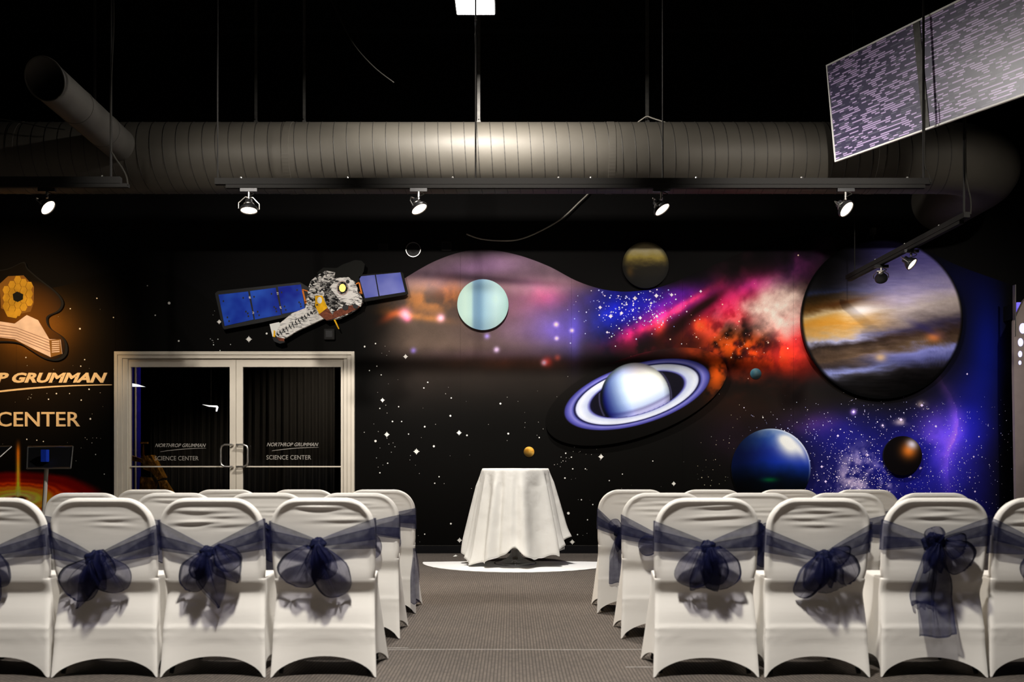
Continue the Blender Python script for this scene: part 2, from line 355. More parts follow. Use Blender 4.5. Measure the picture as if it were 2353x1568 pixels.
def mural_colour(X, Y):
    n1 = fbm(X, Y, 70, 6, 1); n2 = fbm(X, Y, 40, 6, 2); n3 = fbm(X, Y, 120, 5, 3); n4 = fbm(X, Y, 22, 5, 4)
    C = np.zeros(X.shape+(3,)); C[...] = (10, 9, 8)
    def add(mask, col): C[...] += mask[..., None]*np.array(col, float)
    def mixc(mask, col):
        mk = np.clip(mask, 0, 1)[..., None]; C[...] = C*(1-mk)+mk*np.array(col, float)
    # grey brown haze in the middle: print plus the wall's lit bands painted in
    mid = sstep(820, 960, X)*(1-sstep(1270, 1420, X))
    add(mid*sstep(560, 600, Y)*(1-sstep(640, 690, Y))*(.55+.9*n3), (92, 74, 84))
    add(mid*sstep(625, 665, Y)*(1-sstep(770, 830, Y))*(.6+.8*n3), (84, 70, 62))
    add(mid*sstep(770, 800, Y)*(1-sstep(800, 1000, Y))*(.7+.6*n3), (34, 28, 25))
    add(blob(X, Y, 1120, 610, 110, 26, -8)*(.5+n1), (45, 30, 55))
    mixc(blob(X, Y, 1120, 642, 150, 10, 4)*.6, (30, 20, 30))  # the duct's shadow painted as a dark band
    mixc(blob(X, Y, 860, 735, 34, 42, -20)*.85, (20, 17, 15))  # cast shadow of the satellite cut-out painted beside it
    add(blob(X, Y, 1000, 690, 110, 34)*sstep(.35, .75, n2), (105, 50, 5))
    add(blob(X, Y, 960, 728, 60, 8, 8)*(.4+n4), (120, 60, 10)); add(blob(X, Y, 900, 725, 26, 9, -30), (90, 25, 5))
    add(blob(X, Y, 1030, 670, 40, 25)*(.4+n4), (40, 12, 0))
    add(blob(X, Y, 1220, 690, 105, 42, -6)*(.35+.9*n1), (70, 26, 72)); add(blob(X, Y, 1255, 680, 40, 26)*(.4+n2), (70, 10, 30))
    add(blob(X, Y, 1230, 765, 120, 40)*(.5+.6*n1), (35, 22, 60))
    add(blob(X, Y, 1290, 750, 62, 50, 20)*(.5+.8*n1), (22, 22, 120)); add(blob(X, Y, 1320, 770, 14, 60)*.7, (20, 20, 80))
    add(blob(X, Y, 1130, 815, 150, 14)*(.5+n2), (22, 14, 22)); add(blob(X, Y, 1180, 835, 150, 14)*(.4+n2), (35, 14, 6))
    for cx, cy, r, col in ((930, 722, 15, (235, 130, 190)), (937, 732, 9, (160, 40, 100)), (1013, 731, 10, (215, 150, 225)), (1119, 773, 7, (95, 90, 200)), (950, 806, 7, (70, 60, 170)),
                           (1141, 804, 7, (200, 180, 250)), (1250, 834, 7, (250, 190, 240)), (1258, 832, 12, (150, 20, 15)), (1281, 823, 8, (120, 35, 15)), (1278, 746, 6, (230, 190, 220)),
                           (1314, 760, 5, (220, 190, 200)), (1279, 778, 5, (210, 190, 240))):
        add(blob(X, Y, cx, cy, r*.85, r*.85), [q*.85 for q in col])
    # blue star cluster
    add(blob(X, Y, 1445, 700, 95, 52, 0)*(.35+1.1*n2)*sstep(645, 670, Y), (16, 22, 175))
    add(blob(X, Y, 1560, 690, 70, 34, -20)*(.35+n2), (70, 10, 130)); add(blob(X, Y, 1395, 740, 40, 46)*(.3+n4), (5, 20, 110))
    add(blob(X, Y, 1500, 738, 70, 22, -28)*(.3+1.2*n4), (150, 14, 60)); add(blob(X, Y, 1440, 768, 30, 14, -20)*n4*1.5, (170, 20, 60))
    add(blob(X, Y, 1555, 712, 75, 8, -32)*(.3+1.2*n4), (220, 50, 20)); add(blob(X, Y, 1520, 755, 20, 22)*n4*1.4, (190, 50, 10))
    add(blob(X, Y, 1480, 790, 90, 26)*sstep(.4, .7, n2), (70, 8, 20))
    # red nebula
    neb = blob(X, Y, 1720, 745, 150, 78, -10)*sstep(.25, .65, n1)
    add(neb, (190, 38, 42)); add(blob(X, Y, 1700, 735, 90, 50)*sstep(.4, .7, n4)*1.0, (75, 55, 55))
    add(blob(X, Y, 1670, 690, 70, 36, -25)*(.3+n1), (95, 0, 55)); add(blob(X, Y, 1745, 655, 70, 22, -10)*(.3+n2), (100, 30, 90))
    add(blob(X, Y, 1825, 600, 80, 46, -25)*(.2+n2), (52, 18, 62)); add(blob(X, Y, 1750, 600, 120, 60)*sstep(.45, .8, n2), (42, 10, 22))
    core = blob(X, Y, 1800, 700, 62, 48, -20)*(.55+.8*n1)+blob(X, Y, 1735, 710, 34, 16, 20)*(.3+n4)+blob(X, Y, 1770, 748, 60, 34, 10)*.6
    core = core+blob(X, Y, 1800, 705, 58, 66, 0)*(.35+.6*n1)
    mixc(np.clip((core*.8-.12)*(.3+1.1*n1+.5*(n4-.5)), 0, .9), (236, 168, 156)); mixc(np.clip((core*.85-.25)*(.2+1.2*n1+.9*(n4-.5)), 0, .95), (255, 240, 228))
    add(blob(X, Y, 1610, 745, 22, 16)*(.4+n4), (190, 60, 0)); add(blob(X, Y, 1700, 800, 110, 34, 8)*sstep(.3, .62, n4), (200, 68, 0))
    add(blob(X, Y, 1830, 790, 60, 48)*(.5+.6*n1), (170, 25, 30)); add(blob(X, Y, 1800, 835, 80, 26, 8)*(.2+n2), (150, 30, 15))
    add(blob(X, Y, 1700, 870, 150, 40)*sstep(.35, .75, n1), (60, 16, 4)); add(blob(X, Y, 1640, 700, 30, 30), (20, 0, 0))
    add(blob(X, Y, 1720, 930, 180, 46)*(.3+n3), (18, 8, 4)); add(blob(X, Y, 1560, 640, 180, 44)*sstep(.4, .8, n1), (26, 4, 14))
    rift = blob(X, Y, 1555, 752, 66, 17, -38)+blob(X, Y, 1625, 697, 46, 10, -34)*.9+blob(X, Y, 1590, 790, 40, 22)*.7
    mixc(np.clip(rift*(.7+.5*n4), 0, .93), (26, 9, 8))
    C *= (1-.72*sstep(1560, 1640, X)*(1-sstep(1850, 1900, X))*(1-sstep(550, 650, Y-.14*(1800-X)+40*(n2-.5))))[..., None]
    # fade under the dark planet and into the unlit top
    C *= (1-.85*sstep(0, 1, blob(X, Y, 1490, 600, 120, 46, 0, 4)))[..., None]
    # blue field at the right
    bl = np.clip(sstep(1690, 1960, X+(.5)*(Y-1050))*sstep(905, 1010, Y), 0, 1)*(1-sstep(2225, 2330, X))
    add(bl*(.35+.75*n3), (12, 13, 122)); add(blob(X, Y, 2180, 1040, 70, 130, 0)*(.4+.7*n1), (30, 25, 95))
    add(blob(X, Y, 2268, 790, 46, 130)*.9*(1-sstep(2290, 2330, X)), (0, 12, 105)); add(blob(X, Y, 2230, 930, 60, 80)*.8, (6, 10, 85))
    add(blob(X, Y, 2200, 640, 90, 60), (2, 4, 34))
    arcx = 2194+12*np.sin((Y-900)/34)+10*(n2-.5)-0.0012*(Y-1010)**2
    arc = np.exp(-((X-arcx)/16)**2)*np.exp(-((Y-1000)/115)**2)*np.where(X > arcx, .5, 1)
    add(arc*(.2+1.2*n1), (82, 44, 72)); add(blob(X, Y, 2160, 1005, 46, 56)*sstep(.3, .7, n1), (70, 38, 60))
    for cx, cy, sx, sy, k in ((1972, 1075, 34, 40, 1), (1950, 1110, 60, 26, .8), (2030, 1085, 22, 24, .8), (1995, 1045, 16, 14, .9), (2070, 970, 16, 8, .8), (2118, 932, 10, 9, .8), (2040, 1115, 14, 22, .7), (2028, 978, 5, 5, .8)):
        add(blob(X, Y, cx, cy, sx, sy)*sstep(.3, .75, n4)*k, (185, 165, 120))
    add(blob(X, Y, 1870, 975, 60, 26)*(.2+n2), (42, 20, 52)); add(blob(X, Y, 1961, 947, 6, 6), (150, 120, 180))
    add(blob(X, Y, 1700, 1010, 80, 50)*(.2+.6*n2), (30, 14, 32))
    C *= (1-.8*sstep(2285, 2325, X)*sstep(850, 900, Y))[..., None]
    add(blob(X, Y, 78, 752, 95, 70)*(.7+.5*n3), (128, 80, 22)); add(blob(X, Y, 60, 830, 150, 110)*(.6+.4*n3), (30, 17, 4))  # amber spotlight glow on the wall painted into the print colour
    # black hole in the lower left
    dx = (X-42)/198; dy = (Y-1147)/64; r = np.sqrt(dx*dx+dy*dy); th = np.arctan2(dy, dx)
    disc = 1-sstep(.86, 1.06, r+.1*(n2-.5)); rings = .5+.5*np.sin(r*46+th*1.5+n4*5)
    red = disc*(.55+.5*n1); C[...] = C*(1-disc[..., None]*.9)
    add(red, (150, 10, 4)); add(disc*(1-sstep(.45, .8, r))*(.35+.65*rings), (190, 85, 0)); add((1-sstep(.22, .58, r)), (120, 140, 50)); add((1-sstep(.1, .32, r)), (30, 30, 70))
    mixc(1-sstep(.05, .15, r), (6, 6, 6))
    jet = np.exp(-((X-42)/4.2)**2)*sstep(1005, 1045, Y)*(1-sstep(1138, 1146, Y)); add(jet, (225, 120, 20)); add(jet*sstep(1040, 1100, Y), (20, 90, 30))
    return srgb(np.clip(C, 3, 250))*.92

def surf_pt(px, py, off): return ((px-CX)*D/F, D-off, HC+(HY-py)*D/F)
FLOOR_PY = HY+HC*F/D
strips = [(-217, 38, None), (38, 265, None), (265, 548, 808.5), (548, 816, 808.5), (816, 1058, None), (1058, 1313, None), (1313, 1568, None), (1568, 1823, None), (1823, 2078, None), (2078, 2331, None)]
MUR = .004
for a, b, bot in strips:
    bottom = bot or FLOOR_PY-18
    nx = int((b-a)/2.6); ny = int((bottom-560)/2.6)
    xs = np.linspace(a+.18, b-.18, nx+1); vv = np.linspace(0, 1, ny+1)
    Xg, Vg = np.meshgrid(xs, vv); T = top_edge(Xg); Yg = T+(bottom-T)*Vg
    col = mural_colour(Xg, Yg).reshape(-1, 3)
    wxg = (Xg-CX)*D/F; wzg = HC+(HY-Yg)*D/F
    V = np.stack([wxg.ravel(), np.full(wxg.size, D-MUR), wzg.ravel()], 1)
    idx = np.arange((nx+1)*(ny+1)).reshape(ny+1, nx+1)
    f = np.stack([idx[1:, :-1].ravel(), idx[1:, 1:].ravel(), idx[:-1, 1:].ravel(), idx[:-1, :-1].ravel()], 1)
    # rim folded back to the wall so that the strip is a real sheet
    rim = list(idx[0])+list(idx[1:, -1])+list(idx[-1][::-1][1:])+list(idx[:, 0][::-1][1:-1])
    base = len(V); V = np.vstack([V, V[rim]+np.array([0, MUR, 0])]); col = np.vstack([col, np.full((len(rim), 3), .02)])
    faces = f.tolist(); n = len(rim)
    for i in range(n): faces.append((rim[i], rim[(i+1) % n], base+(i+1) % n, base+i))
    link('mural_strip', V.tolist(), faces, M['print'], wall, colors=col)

# ---- printed stars of the mural
rng = random.Random(5)
stars = []   # px, py, size, colour, spikes
W_ = (235, 232, 226)
for s in ((339,657,2.0,0),(223,686,2.2,0),(389,697,4.6,0),(357,725,2.4,0),(261,730,2,0),(162,710,2.2,0),(184,756,3,0),(411,784,3.2,0),(504,740,5,1),(572,780,6.5,1),(613,767,3.2,0),(491,793,1.8,0),(501,780,1.6,0),(530,792,1.6,0),
          (506,806,1.8,0),(879,920,4.6,1),(889,999,5.6,1),(863,1014,3.8,0),(957,1038,6.2,1),(1055,995,5.4,1),(976,981,2.8,0),(1035,956,3.2,0),(997,1026,3.5,0),(1150,928,3,0),(1168,997,3.2,0),(1073,1001,2.8,0),(1037,915,2.2,0),
          (974,892,2.2,0),(1036,1204,3,0),(1056,1242,5.2,1),(976,1228,2.2,0),(1009,1096,2.2,0),(999,1111,2.2,0),(873,1087,2.2,0),(891,1065,2.2,0),(902,969,2.6,0),(923,969,2,0),(916,935,2,0),(873,939,2,0),(939,998,2,0),
          (1239,1006,2,0),(1306,1180,4.4,0),(1315,1246,5.4,1),(1298,1099,2.6,0),(1316,1078,2.2,0),(1336,1149,2.2,0),(1327,1229,2.2,0),(1300,1042,2.2,0),(1313,1051,2,0),(1381,1050,5.6,1),(1548,1112,4.6,1),(932,820,5,1),
          (863,790,2.4,0),(838,797,3,0),(849,852,2,0),(866,842,2,0),(876,862,2,0),(983,879,2.2,0),(1400,1105,2,0),(1345,1078,2,0),(1350,1195,2,0),(1362,1160,2,0),(1430,1090,1.8,0),(1500,1060,1.8,0),(130,905,2.4,0),(205,895,2.6,0),(187,920,2.2,0),
          (208,963,3,0),(112,918,2.2,0),(85,1012,2,0),(100,1015,2,0),(62,1010,2.2,0),(220,1045,2,0),(240,1090,1.8,0),(186,842,2,0),(195,827,2,0),(60,822,2,0),(160,905,1.6,0),(1753,960,2.2,0),(1624,571,2.4,0)):
    stars.append((s[0], s[1], s[2], W_, s[3]))
for k in range(60):
    cx, cy = rng.choice([(505, 722), (487, 790), (520, 765), (886, 950), (870, 985), (905, 1020), (870, 1050), (945, 1055), (1290, 1065), (1325, 1040), (1310, 1215), (1300, 1235), (880, 805), (75, 905), (200, 1010), (1345, 1230)])
    stars.append((cx+rng.gauss(0, 9), cy+rng.gauss(0, 8), rng.uniform(.8, 1.4), (190, 186, 180), 0))
for k in range(90):
    x = rng.uniform(830, 1700); y = rng.uniform(860, 1250); stars.append((x, y, rng.uniform(.6, 1.3), (165, 160, 155), 0))
for k in range(60):
    x = rng.uniform(-200, 260); y = rng.uniform(690, 1090); stars.append((x, y, rng.uniform(.6, 1.3), (170, 165, 155), 0))
for k in range(260):
    x = rng.gauss(1450, 62); y = rng.gauss(708, 32)
    if y < 660 or abs(x-1450) > 160: continue
    stars.append((x, y, rng.choice((.9, 1.1, 1.4, 1.8, 2.4)), rng.choice(((200, 200, 250), (240, 220, 245), (160, 170, 250), (235, 235, 245))), 0))
for x, y, r in ((1459, 686, 6), (1508, 680, 6), (1543, 678, 5), (1403, 727, 6), (1428, 720, 5), (1471, 731, 5), (1509, 727, 4.5), (1379, 707, 5), (1395, 764, 3.5), (1610, 670, 4), (1496, 697, 4), (1440, 700, 3)): stars.append((x, y, r*.8, (245, 235, 248), 1))
for x, y in ((1596, 737), (1698, 739), (1810, 801), (1765, 788), (1717, 801), (1680, 822), (1834, 587), (1600, 775), (1540, 780), (1660, 700)): stars.append((x, y, 2.4, (250, 215, 190), 0))
for k in range(70): stars.append((rng.gauss(1700, 90), rng.gauss(760, 50), rng.uniform(.8, 1.5), (235, 175, 160), 0))
for k in range(2700):
    x = rng.uniform(1560, 2325); y = rng.uniform(900, 1250)
    dens = min(1, max(.05, (x-1560)/330))*min(1, max(.06, (y-890)/120))*(1 if x < 2230 else .35)
    if rng.random() > dens or (x < 1680 and y < 1010): continue
    stars.append((x, y, abs(rng.gauss(.45, .42))+.45, rng.choice(((225, 215, 240), (190, 190, 245), (240, 225, 225))) if x > 1700 else (205, 190, 160), 0))
for k in range(220):
    stars.append((rng.gauss(1975, 45), rng.gauss(1085, 34), rng.uniform(.8, 2.2), (240, 225, 240), 0))
for x, y, r in ((2070, 965, 5), (2118, 932, 4.5), (1961, 947, 4), (1925, 1002, 3.6), (1888, 1073, 4), (2115, 1076, 4), (2028, 978, 3.5), (2092, 1096, 3.5), (1897, 1107, 4), (2150, 980, 3.6), (2237, 1050, 3), (2249, 1004, 2.5), (1992, 1046, 5), (2222, 860, 2.2), (2228, 1098, 2.6), (2240, 1130, 3)): stars.append((x, y, r, (225, 205, 240), 1))
V = []; Fc = []; Cc = []
for (x, y, r, c, sp) in stars:
    r *= (.82 if sp else .72) if x < 1560 or y < 900 else .62
    if 264 < x < 818 and y > 806: continue
    if y < float(top_edge(x))+4 or y > 1252: continue
    k = 16 if sp else 8; n = len(V); jit = rng.uniform(0, .5)
    for i in range(k):
        a = 2*math.pi*i/k+(0 if sp else jit)
        rr = r*(1.45 if i % 4 == 0 else 1.0 if i % 2 == 0 else .80) if sp else r
        V.append(surf_pt(x+rr*math.cos(a), y+rr*math.sin(a), MUR+.0006)); Cc.append(srgb(c)*.92)
    Fc.append(tuple(range(n+k-1, n-1, -1)))
st = link('printed_stars', V, Fc, M['print'], wall, colors=np.array(Cc)); st['kind'] = 'stuff'

# ---- baseboard, door frame
zb = wz(FLOOR_PY-18)
m = MB(); m.box((XL, D-.014, 0), (DX0-.002, D, zb)); m.box((DX1+.002, D-.014, 0), (XR, D, zb))
m.add([(XL, D-.014, zb), (DX0-.002, D-.014, zb), (DX0-.002, D-.006, zb+.006), (XL, D-.006, zb+.006)], [(0, 1, 2, 3)])
bb = struct(m.build('baseboard_back', M['black_plastic']))
m = MB(); m.box((DX1+.002, D-.016, zb-.003), (XR, D-.0005, zb+.002)); m.build('cap_strip', M['strap'], bb)

def frame_box(mb, x0, y0, x1, y1, ya, yb, mi=0): mb.box((wx(x0), ya, wz(y1)), (wx(x1), yb, wz(y0)), mi)
GY = FLOOR_PY
tr = thing('trim_1', (wx(540), D, 0), None, None); tr['kind'] = 'structure'
def chld(mb, name, mm, par): return mb.build(name, mm, par, loc=tuple(par.matrix_world.translation) if False else tuple(par.location))
def part(mb, name, mm, par, **k):
    """geometry given in world space, parented to a thing that only has a location"""
    base = Vector(par.location); p = par.parent
    while p is not None: base += Vector(p.location); p = p.parent
    o = mb.build(name, mm, par, **k)
    o.data.transform(Matrix.Translation(-base)); return o
m = MB(); frame_box(m, 266, 809, 273, GY, D-.05, D+.12); frame_box(m, 273.6, 817, 283, GY, D-.035, D+.12); frame_box(m, 283.6, 825, 294.5, GY, D-.02, D+.12); part(m, 'jamb', M['frame'], tr)
m = MB(); frame_box(m, 808.5, 809, 815.5, GY, D-.05, D+.12); frame_box(m, 799, 817, 807.9, GY, D-.035, D+.12); frame_box(m, 790.5, 825, 798.4, GY, D-.02, D+.12); part(m, 'jamb', M['frame'], tr)
m = MB(); frame_box(m, 273.1, 809, 808.4, 816.4, D-.05, D+.12); frame_box(m, 283.1, 817, 798.9, 824.5, D-.035, D+.12); part(m, 'head', M['frame'], tr)
def text_mesh(body, height, shear=0, bold=0, extrude=0, spacing=1.0):
    """outline lettering from the built-in font; returns verts, faces scaled so that a capital is height tall"""
    cu = bpy.data.curves.new('t', 'FONT'); cu.body = body; cu.size = 1; cu.shear = shear; cu.offset = bold; cu.extrude = extrude/height*.72 if height else 0; cu.space_character = spacing; cu.resolution_u = 3
    ob = bpy.data.objects.new('t', cu); COL.objects.link(ob)
    dg = bpy.context.evaluated_depsgraph_get(); me = bpy.data.meshes.new_from_object(ob.evaluated_get(dg))
    v = [tuple(p.co) for p in me.vertices]; f = [tuple(p.vertices) for p in me.polygons]
    bpy.data.objects.remove(ob); bpy.data.curves.remove(cu); bpy.data.meshes.remove(me)
    return v, f
def place_text(body, x0, x1, ytop, ybot, y, shear=0, bold=0, extrude=0):
    """fit lettering into a px rectangle on the plane at world depth y (measured on the wall plane)"""
    v, f = text_mesh(body, 1, shear, bold, 0)
    xs = [p[0] for p in v]; ys = [p[1] for p in v]; a, b, c, d = min(xs), max(xs), min(ys), max(ys)
    out = []
    for p in v: out.append((wx(x0)+(p[0]-a)/(b-a)*(wx(x1)-wx(x0)), y, wz(ybot)+(p[1]-c)/(d-c)*(wz(ytop)-wz(ybot))))
    return out, f
def swoosh(x0, y0, x1, y1, yw, th, sag):
    n = 24; v = []; f = []
    for i in range(n+1):
        t = i/n; x = x0+(x1-x0)*t; yc = y0+(y1-y0)*(1-(1-t)**2)
        h = th*(.25+.75*math.sin(math.pi*min(1, .15+t*.8)))
        v += [(wx(x), yw, wz(yc-h/2)), (wx(x), yw, wz(yc+h/2))]
    for i in range(n): f.append((2*i, 2*i+1, 2*i+3, 2*i+2))
    return v, f
def door(idx, x0, x1, g0, g1, hx, hside, t0, t1, ty):
    d = thing('door_%d' % idx, (wx((x0+x1)/2), D+.03, 0), None, None); d['kind'] = 'structure'
    ya, yb = D+.005, D+.05
    for a, b in ((x0, g0), (g1, x1)):
        m = MB(); frame_box(m, a, 825.4, b, GY-.6, ya, yb); part(m, 'stile', M['frame'], d)
    m = MB(); frame_box(m, g0, 825.4, g1, 843.5, ya, yb); part(m, 'rail', M['frame'], d)
    m = MB(); frame_box(m, g0, GY-34, g1, GY-.6, ya, yb); part(m, 'rail', M['frame'], d)
    m = MB(); frame_box(m, g0, 1071.3, g1, 1074.3, ya-.012, ya+.01); part(m, 'push_bar', M['frame'], d)
    m = MB(); frame_box(m, g0+.3, 843.8, g1-.3, GY-34.3, ya+.018, ya+.024); gl = part(m, 'glass_pane', M['glass'], d)
    m = MB()
    v, f = place_text('NORTHROP GRUMMAN', t0, t1, ty, ty+8.5, ya+.016, .35, .012); m.add(v, f)
    v, f = swoosh(t0+12, ty+19, t1, ty+11, ya+.016, 1.4, 0); m.add(v, f)
    v, f = place_text('SCIENCE CENTER', t0-1, t1-17, ty+29, ty+39, ya+.016, 0, .0); m.add(v, f)
    part(m, 'etched_lettering', M['etched'], d)
    # pull handle
    x = hx; s = hside
    p = [(x, 1022.5), (x+s*17, 1022.5), (x+s*24, 1026), (x+s*26, 1033), (x+s*26, 1062), (x+s*24, 1069), (x+s*17, 1073), (x, 1073)]
    pts = [(wx(q[0]), ya-.055, wz(q[1])) for q in p]; pts = [(pts[0][0], ya, pts[0][2])]+pts+[(pts[-1][0], ya, pts[-1][2])]
    m = MB(); m.tube(pts, .012, 10); autosmooth(part(m, 'pull_handle', M['steel'], d), 60)
    return d
door(1, 295.2, 541.4, 300, 527.5, 536, -1, 355, 472, 1019.5)
door(2, 542.4, 789.8, 557.5, 783, 546, 1, 612, 731, 1017.5)

# ---- next room behind the doors
NY = 16.5
m = MB(); m.box((-9, D+.2, -.1), (1, NY, 0)); struct(m.build('floor_next_room', M['carpet'])) if False else struct(m.build('floor', M['carpet']))
m = MB(); m.box((-9, D+.2, 3.6), (1, NY, 3.7)); struct(m.build('ceiling', M['ceiling']))
m = MB(); m.box((-9, NY, -.1), (1, NY+.1, 3.7)); m.box((-9.1, D+.2, -.1), (-9, NY, 3.7)); m.box((1, D+.2, -.1), (1.1, NY, 3.7)); struct(m.build('wall_next_room', M['black_paint']))
def curtain(px0, px1, y, label):
    m = MB(); x0 = (px0-CX)*y/F; x1 = (px1-CX)*y/F; n = 90; v = []; f = []
    for i in range(n+1):
        x = x0+(x1-x0)*i/n; d = .05*math.sin(i*.9)+.025*math.sin(i*.37+1)
        for z in (.02, 1.2, 2.5): v.append((x, y+d*(1.1-.15*z), z))
    for i in range(n):
        for k in range(2): f.append((i*3+k, (i+1)*3+k, (i+1)*3+k+1, i*3+k+1))
    m.add(v, f); o = m.build('curtain', M['curtain'], smooth=True)
    md = o.modifiers.new('t', 'SOLIDIFY'); md.thickness = .004
    tag(o, label, 'curtain')
curtain(345, 525, 14.6, 'dark curtain behind the left glass door')
curtain(560, 770, 14.8, 'dark curtain behind the right glass door')
yq = 13.2
m = MB(); a = P(302, 900, yq); b_ = P(317, 1240, yq); m.box((a.x, yq, 0.0), (b_.x, yq+.1, 2.6)); t = thing('display_column', (a.x, yq, 0), 'blue column with a pale strip behind the left glass door', 'column')
part(m, 'column_body', M['blue_col'], t); m = MB(); m.box((b_.x-.035, yq-.012, 0), (b_.x-.02, yq, 2.6)); part(m, 'pale_strip', M['etched'], t)
# gold foil spacecraft model behind the glass
yq = 12.7; t = thing('spacecraft_model', (P(345, 1200, yq).x, yq, 0), 'gold foil spacecraft model seen through the left glass door', 'model')
def foilbox(name, pts, th=.16, mm='foil_gold'):
    m = MB(); pl = [(P(x, y, yq).x, P(x, y, yq).z) for x, y in pts]; m.prism(pl, yq-th/2, yq+th/2); return part(m, name, M[mm], t)
foilbox('foil_panel', [(300, 1046), (334, 1058), (336, 1066), (300, 1058)], .05)
foilbox('foil_body', [(330, 1050), (352, 1046), (380, 1098), (368, 1104), (352, 1085), (334, 1078)])
foilbox('foil_leg', [(325, 1096), (352, 1098), (360, 1112), (345, 1160), (322, 1160)], .1)
foilbox('foil_leg', [(366, 1106), (380, 1104), (398, 1132), (388, 1150), (374, 1128)], .1)
foilbox('mast', [(329.5, 1022), (331, 1022), (332, 1050), (327.5, 1050)], .02); foilbox('antenna', [(323, 1016), (340, 1016), (340, 1020), (323, 1020)], .03)
foilbox('stand_leg', [(345, 1150), (352, 1150), (356, 1228), (350, 1228)], .04, 'dark_metal')
# light slivers of the next room
def ceiling_panel(px, pts, y, label):
    m = MB(); c = P(px[0], px[1], y); t = thing('ceiling_light', c, label, 'light', 'light panels of the room behind the doors')
    m.prism([(P(a, b, y).x, P(a, b, y).z) for a, b in pts], y-.004, y+.004); part(m, 'diffuser', M['next_light'], t)
    m = MB(); m.prism([(P(a, b, y).x, P(a, b, y).z) for a, b in pts], y+.006, y+.05); part(m, 'housing', M['dark_metal'], t)
    m = MB(); m.tube([c, (c.x, y+.02, 3.6)], .004, 6); part(m, 'hanger', M['dark_metal'], t)
ceiling_panel((312, 885), [(300, 880.5), (318, 884), (334, 889.5), (300, 889)], 12.95, 'white wedge of light behind the left edge of the glass door')
ceiling_panel((485, 932), [(465, 930), (482, 932), (499, 932.5), (502, 936), (499, 946), (496, 946), (497, 936.5), (480, 935)], 13.7, 'bent white light strip behind the left glass door near the middle')

NEXT_ROOM_SPOTS = ((-4.2, 12.75, 3.35, (-.02, .0, -1), 'added spotlight over the gold foil model behind the doors', 3.5), (-2.6, 13.6, 3.35, (.0, .35, -1), 'added spotlight before the curtains behind the doors', 1.6))  # unseen spotlights added to brighten the model and curtains behind the glass

# ================================================================== PLANETS ON THE WALL
def printed_disc(name, cx, cy, ax, ay, rot, fn, label, cat, off=.03, th=.02, edge='board_edge', nr=46, na=120):
    c = Vector(surf_pt(cx, cy, off+th)); k = D/F
    t = thing(name, (c.x, c.y, c.z), label, cat)
    r = np.concatenate([[0], np.linspace(0, 1, nr+1)[1:]]); a = np.linspace(0, 2*math.pi, na, endpoint=False)
    ca, sa = math.cos(math.radians(rot)), math.sin(math.radians(rot))
    R, A = np.meshgrid(r, a, indexing='ij'); u = R*np.cos(A)*ax; v = R*np.sin(A)*ay
    px = cx+u*ca+v*sa; py = cy-(u*sa-v*ca)
    col = fn(px, py, R, A)
    V = np.stack([(px-cx)*k, np.zeros_like(px), -(py-cy)*k], -1).reshape(-1, 3).tolist(); f = []
    for i in range(nr):
        for j in range(na):
            q = (i*na+j, i*na+(j+1) % na, (i+1)*na+(j+1) % na, (i+1)*na+j)
            f.append(q)
    link('printed_face', V, f, M['gloss_print'], t, colors=srgb(np.clip(col, 2, 252)).reshape(-1, 3)*.92)
    rim = V[-na:]; V2 = [p for p in rim]+[(p[0], th, p[2]) for p in rim]
    f2 = [(j, (j+1) % na, na+(j+1) % na, na+j) for j in range(na)]+[tuple(range(na, 2*na))]
    link('board', V2, f2, M[edge], t)
    for s in (-.5, .5): m = MB(); m.tube([(s*ax*k, th, 0), (s*ax*k, th+off-MUR-.002, 0)], min(.012, ax*k*.2), 8); m.build('standoff', M['dark_metal'], t)
    return t
def ramp(x, xs, cols):
    x = np.asarray(x); cols = np.array(cols, float); return np.stack([np.interp(x, xs, cols[:, i]) for i in range(3)], -1)
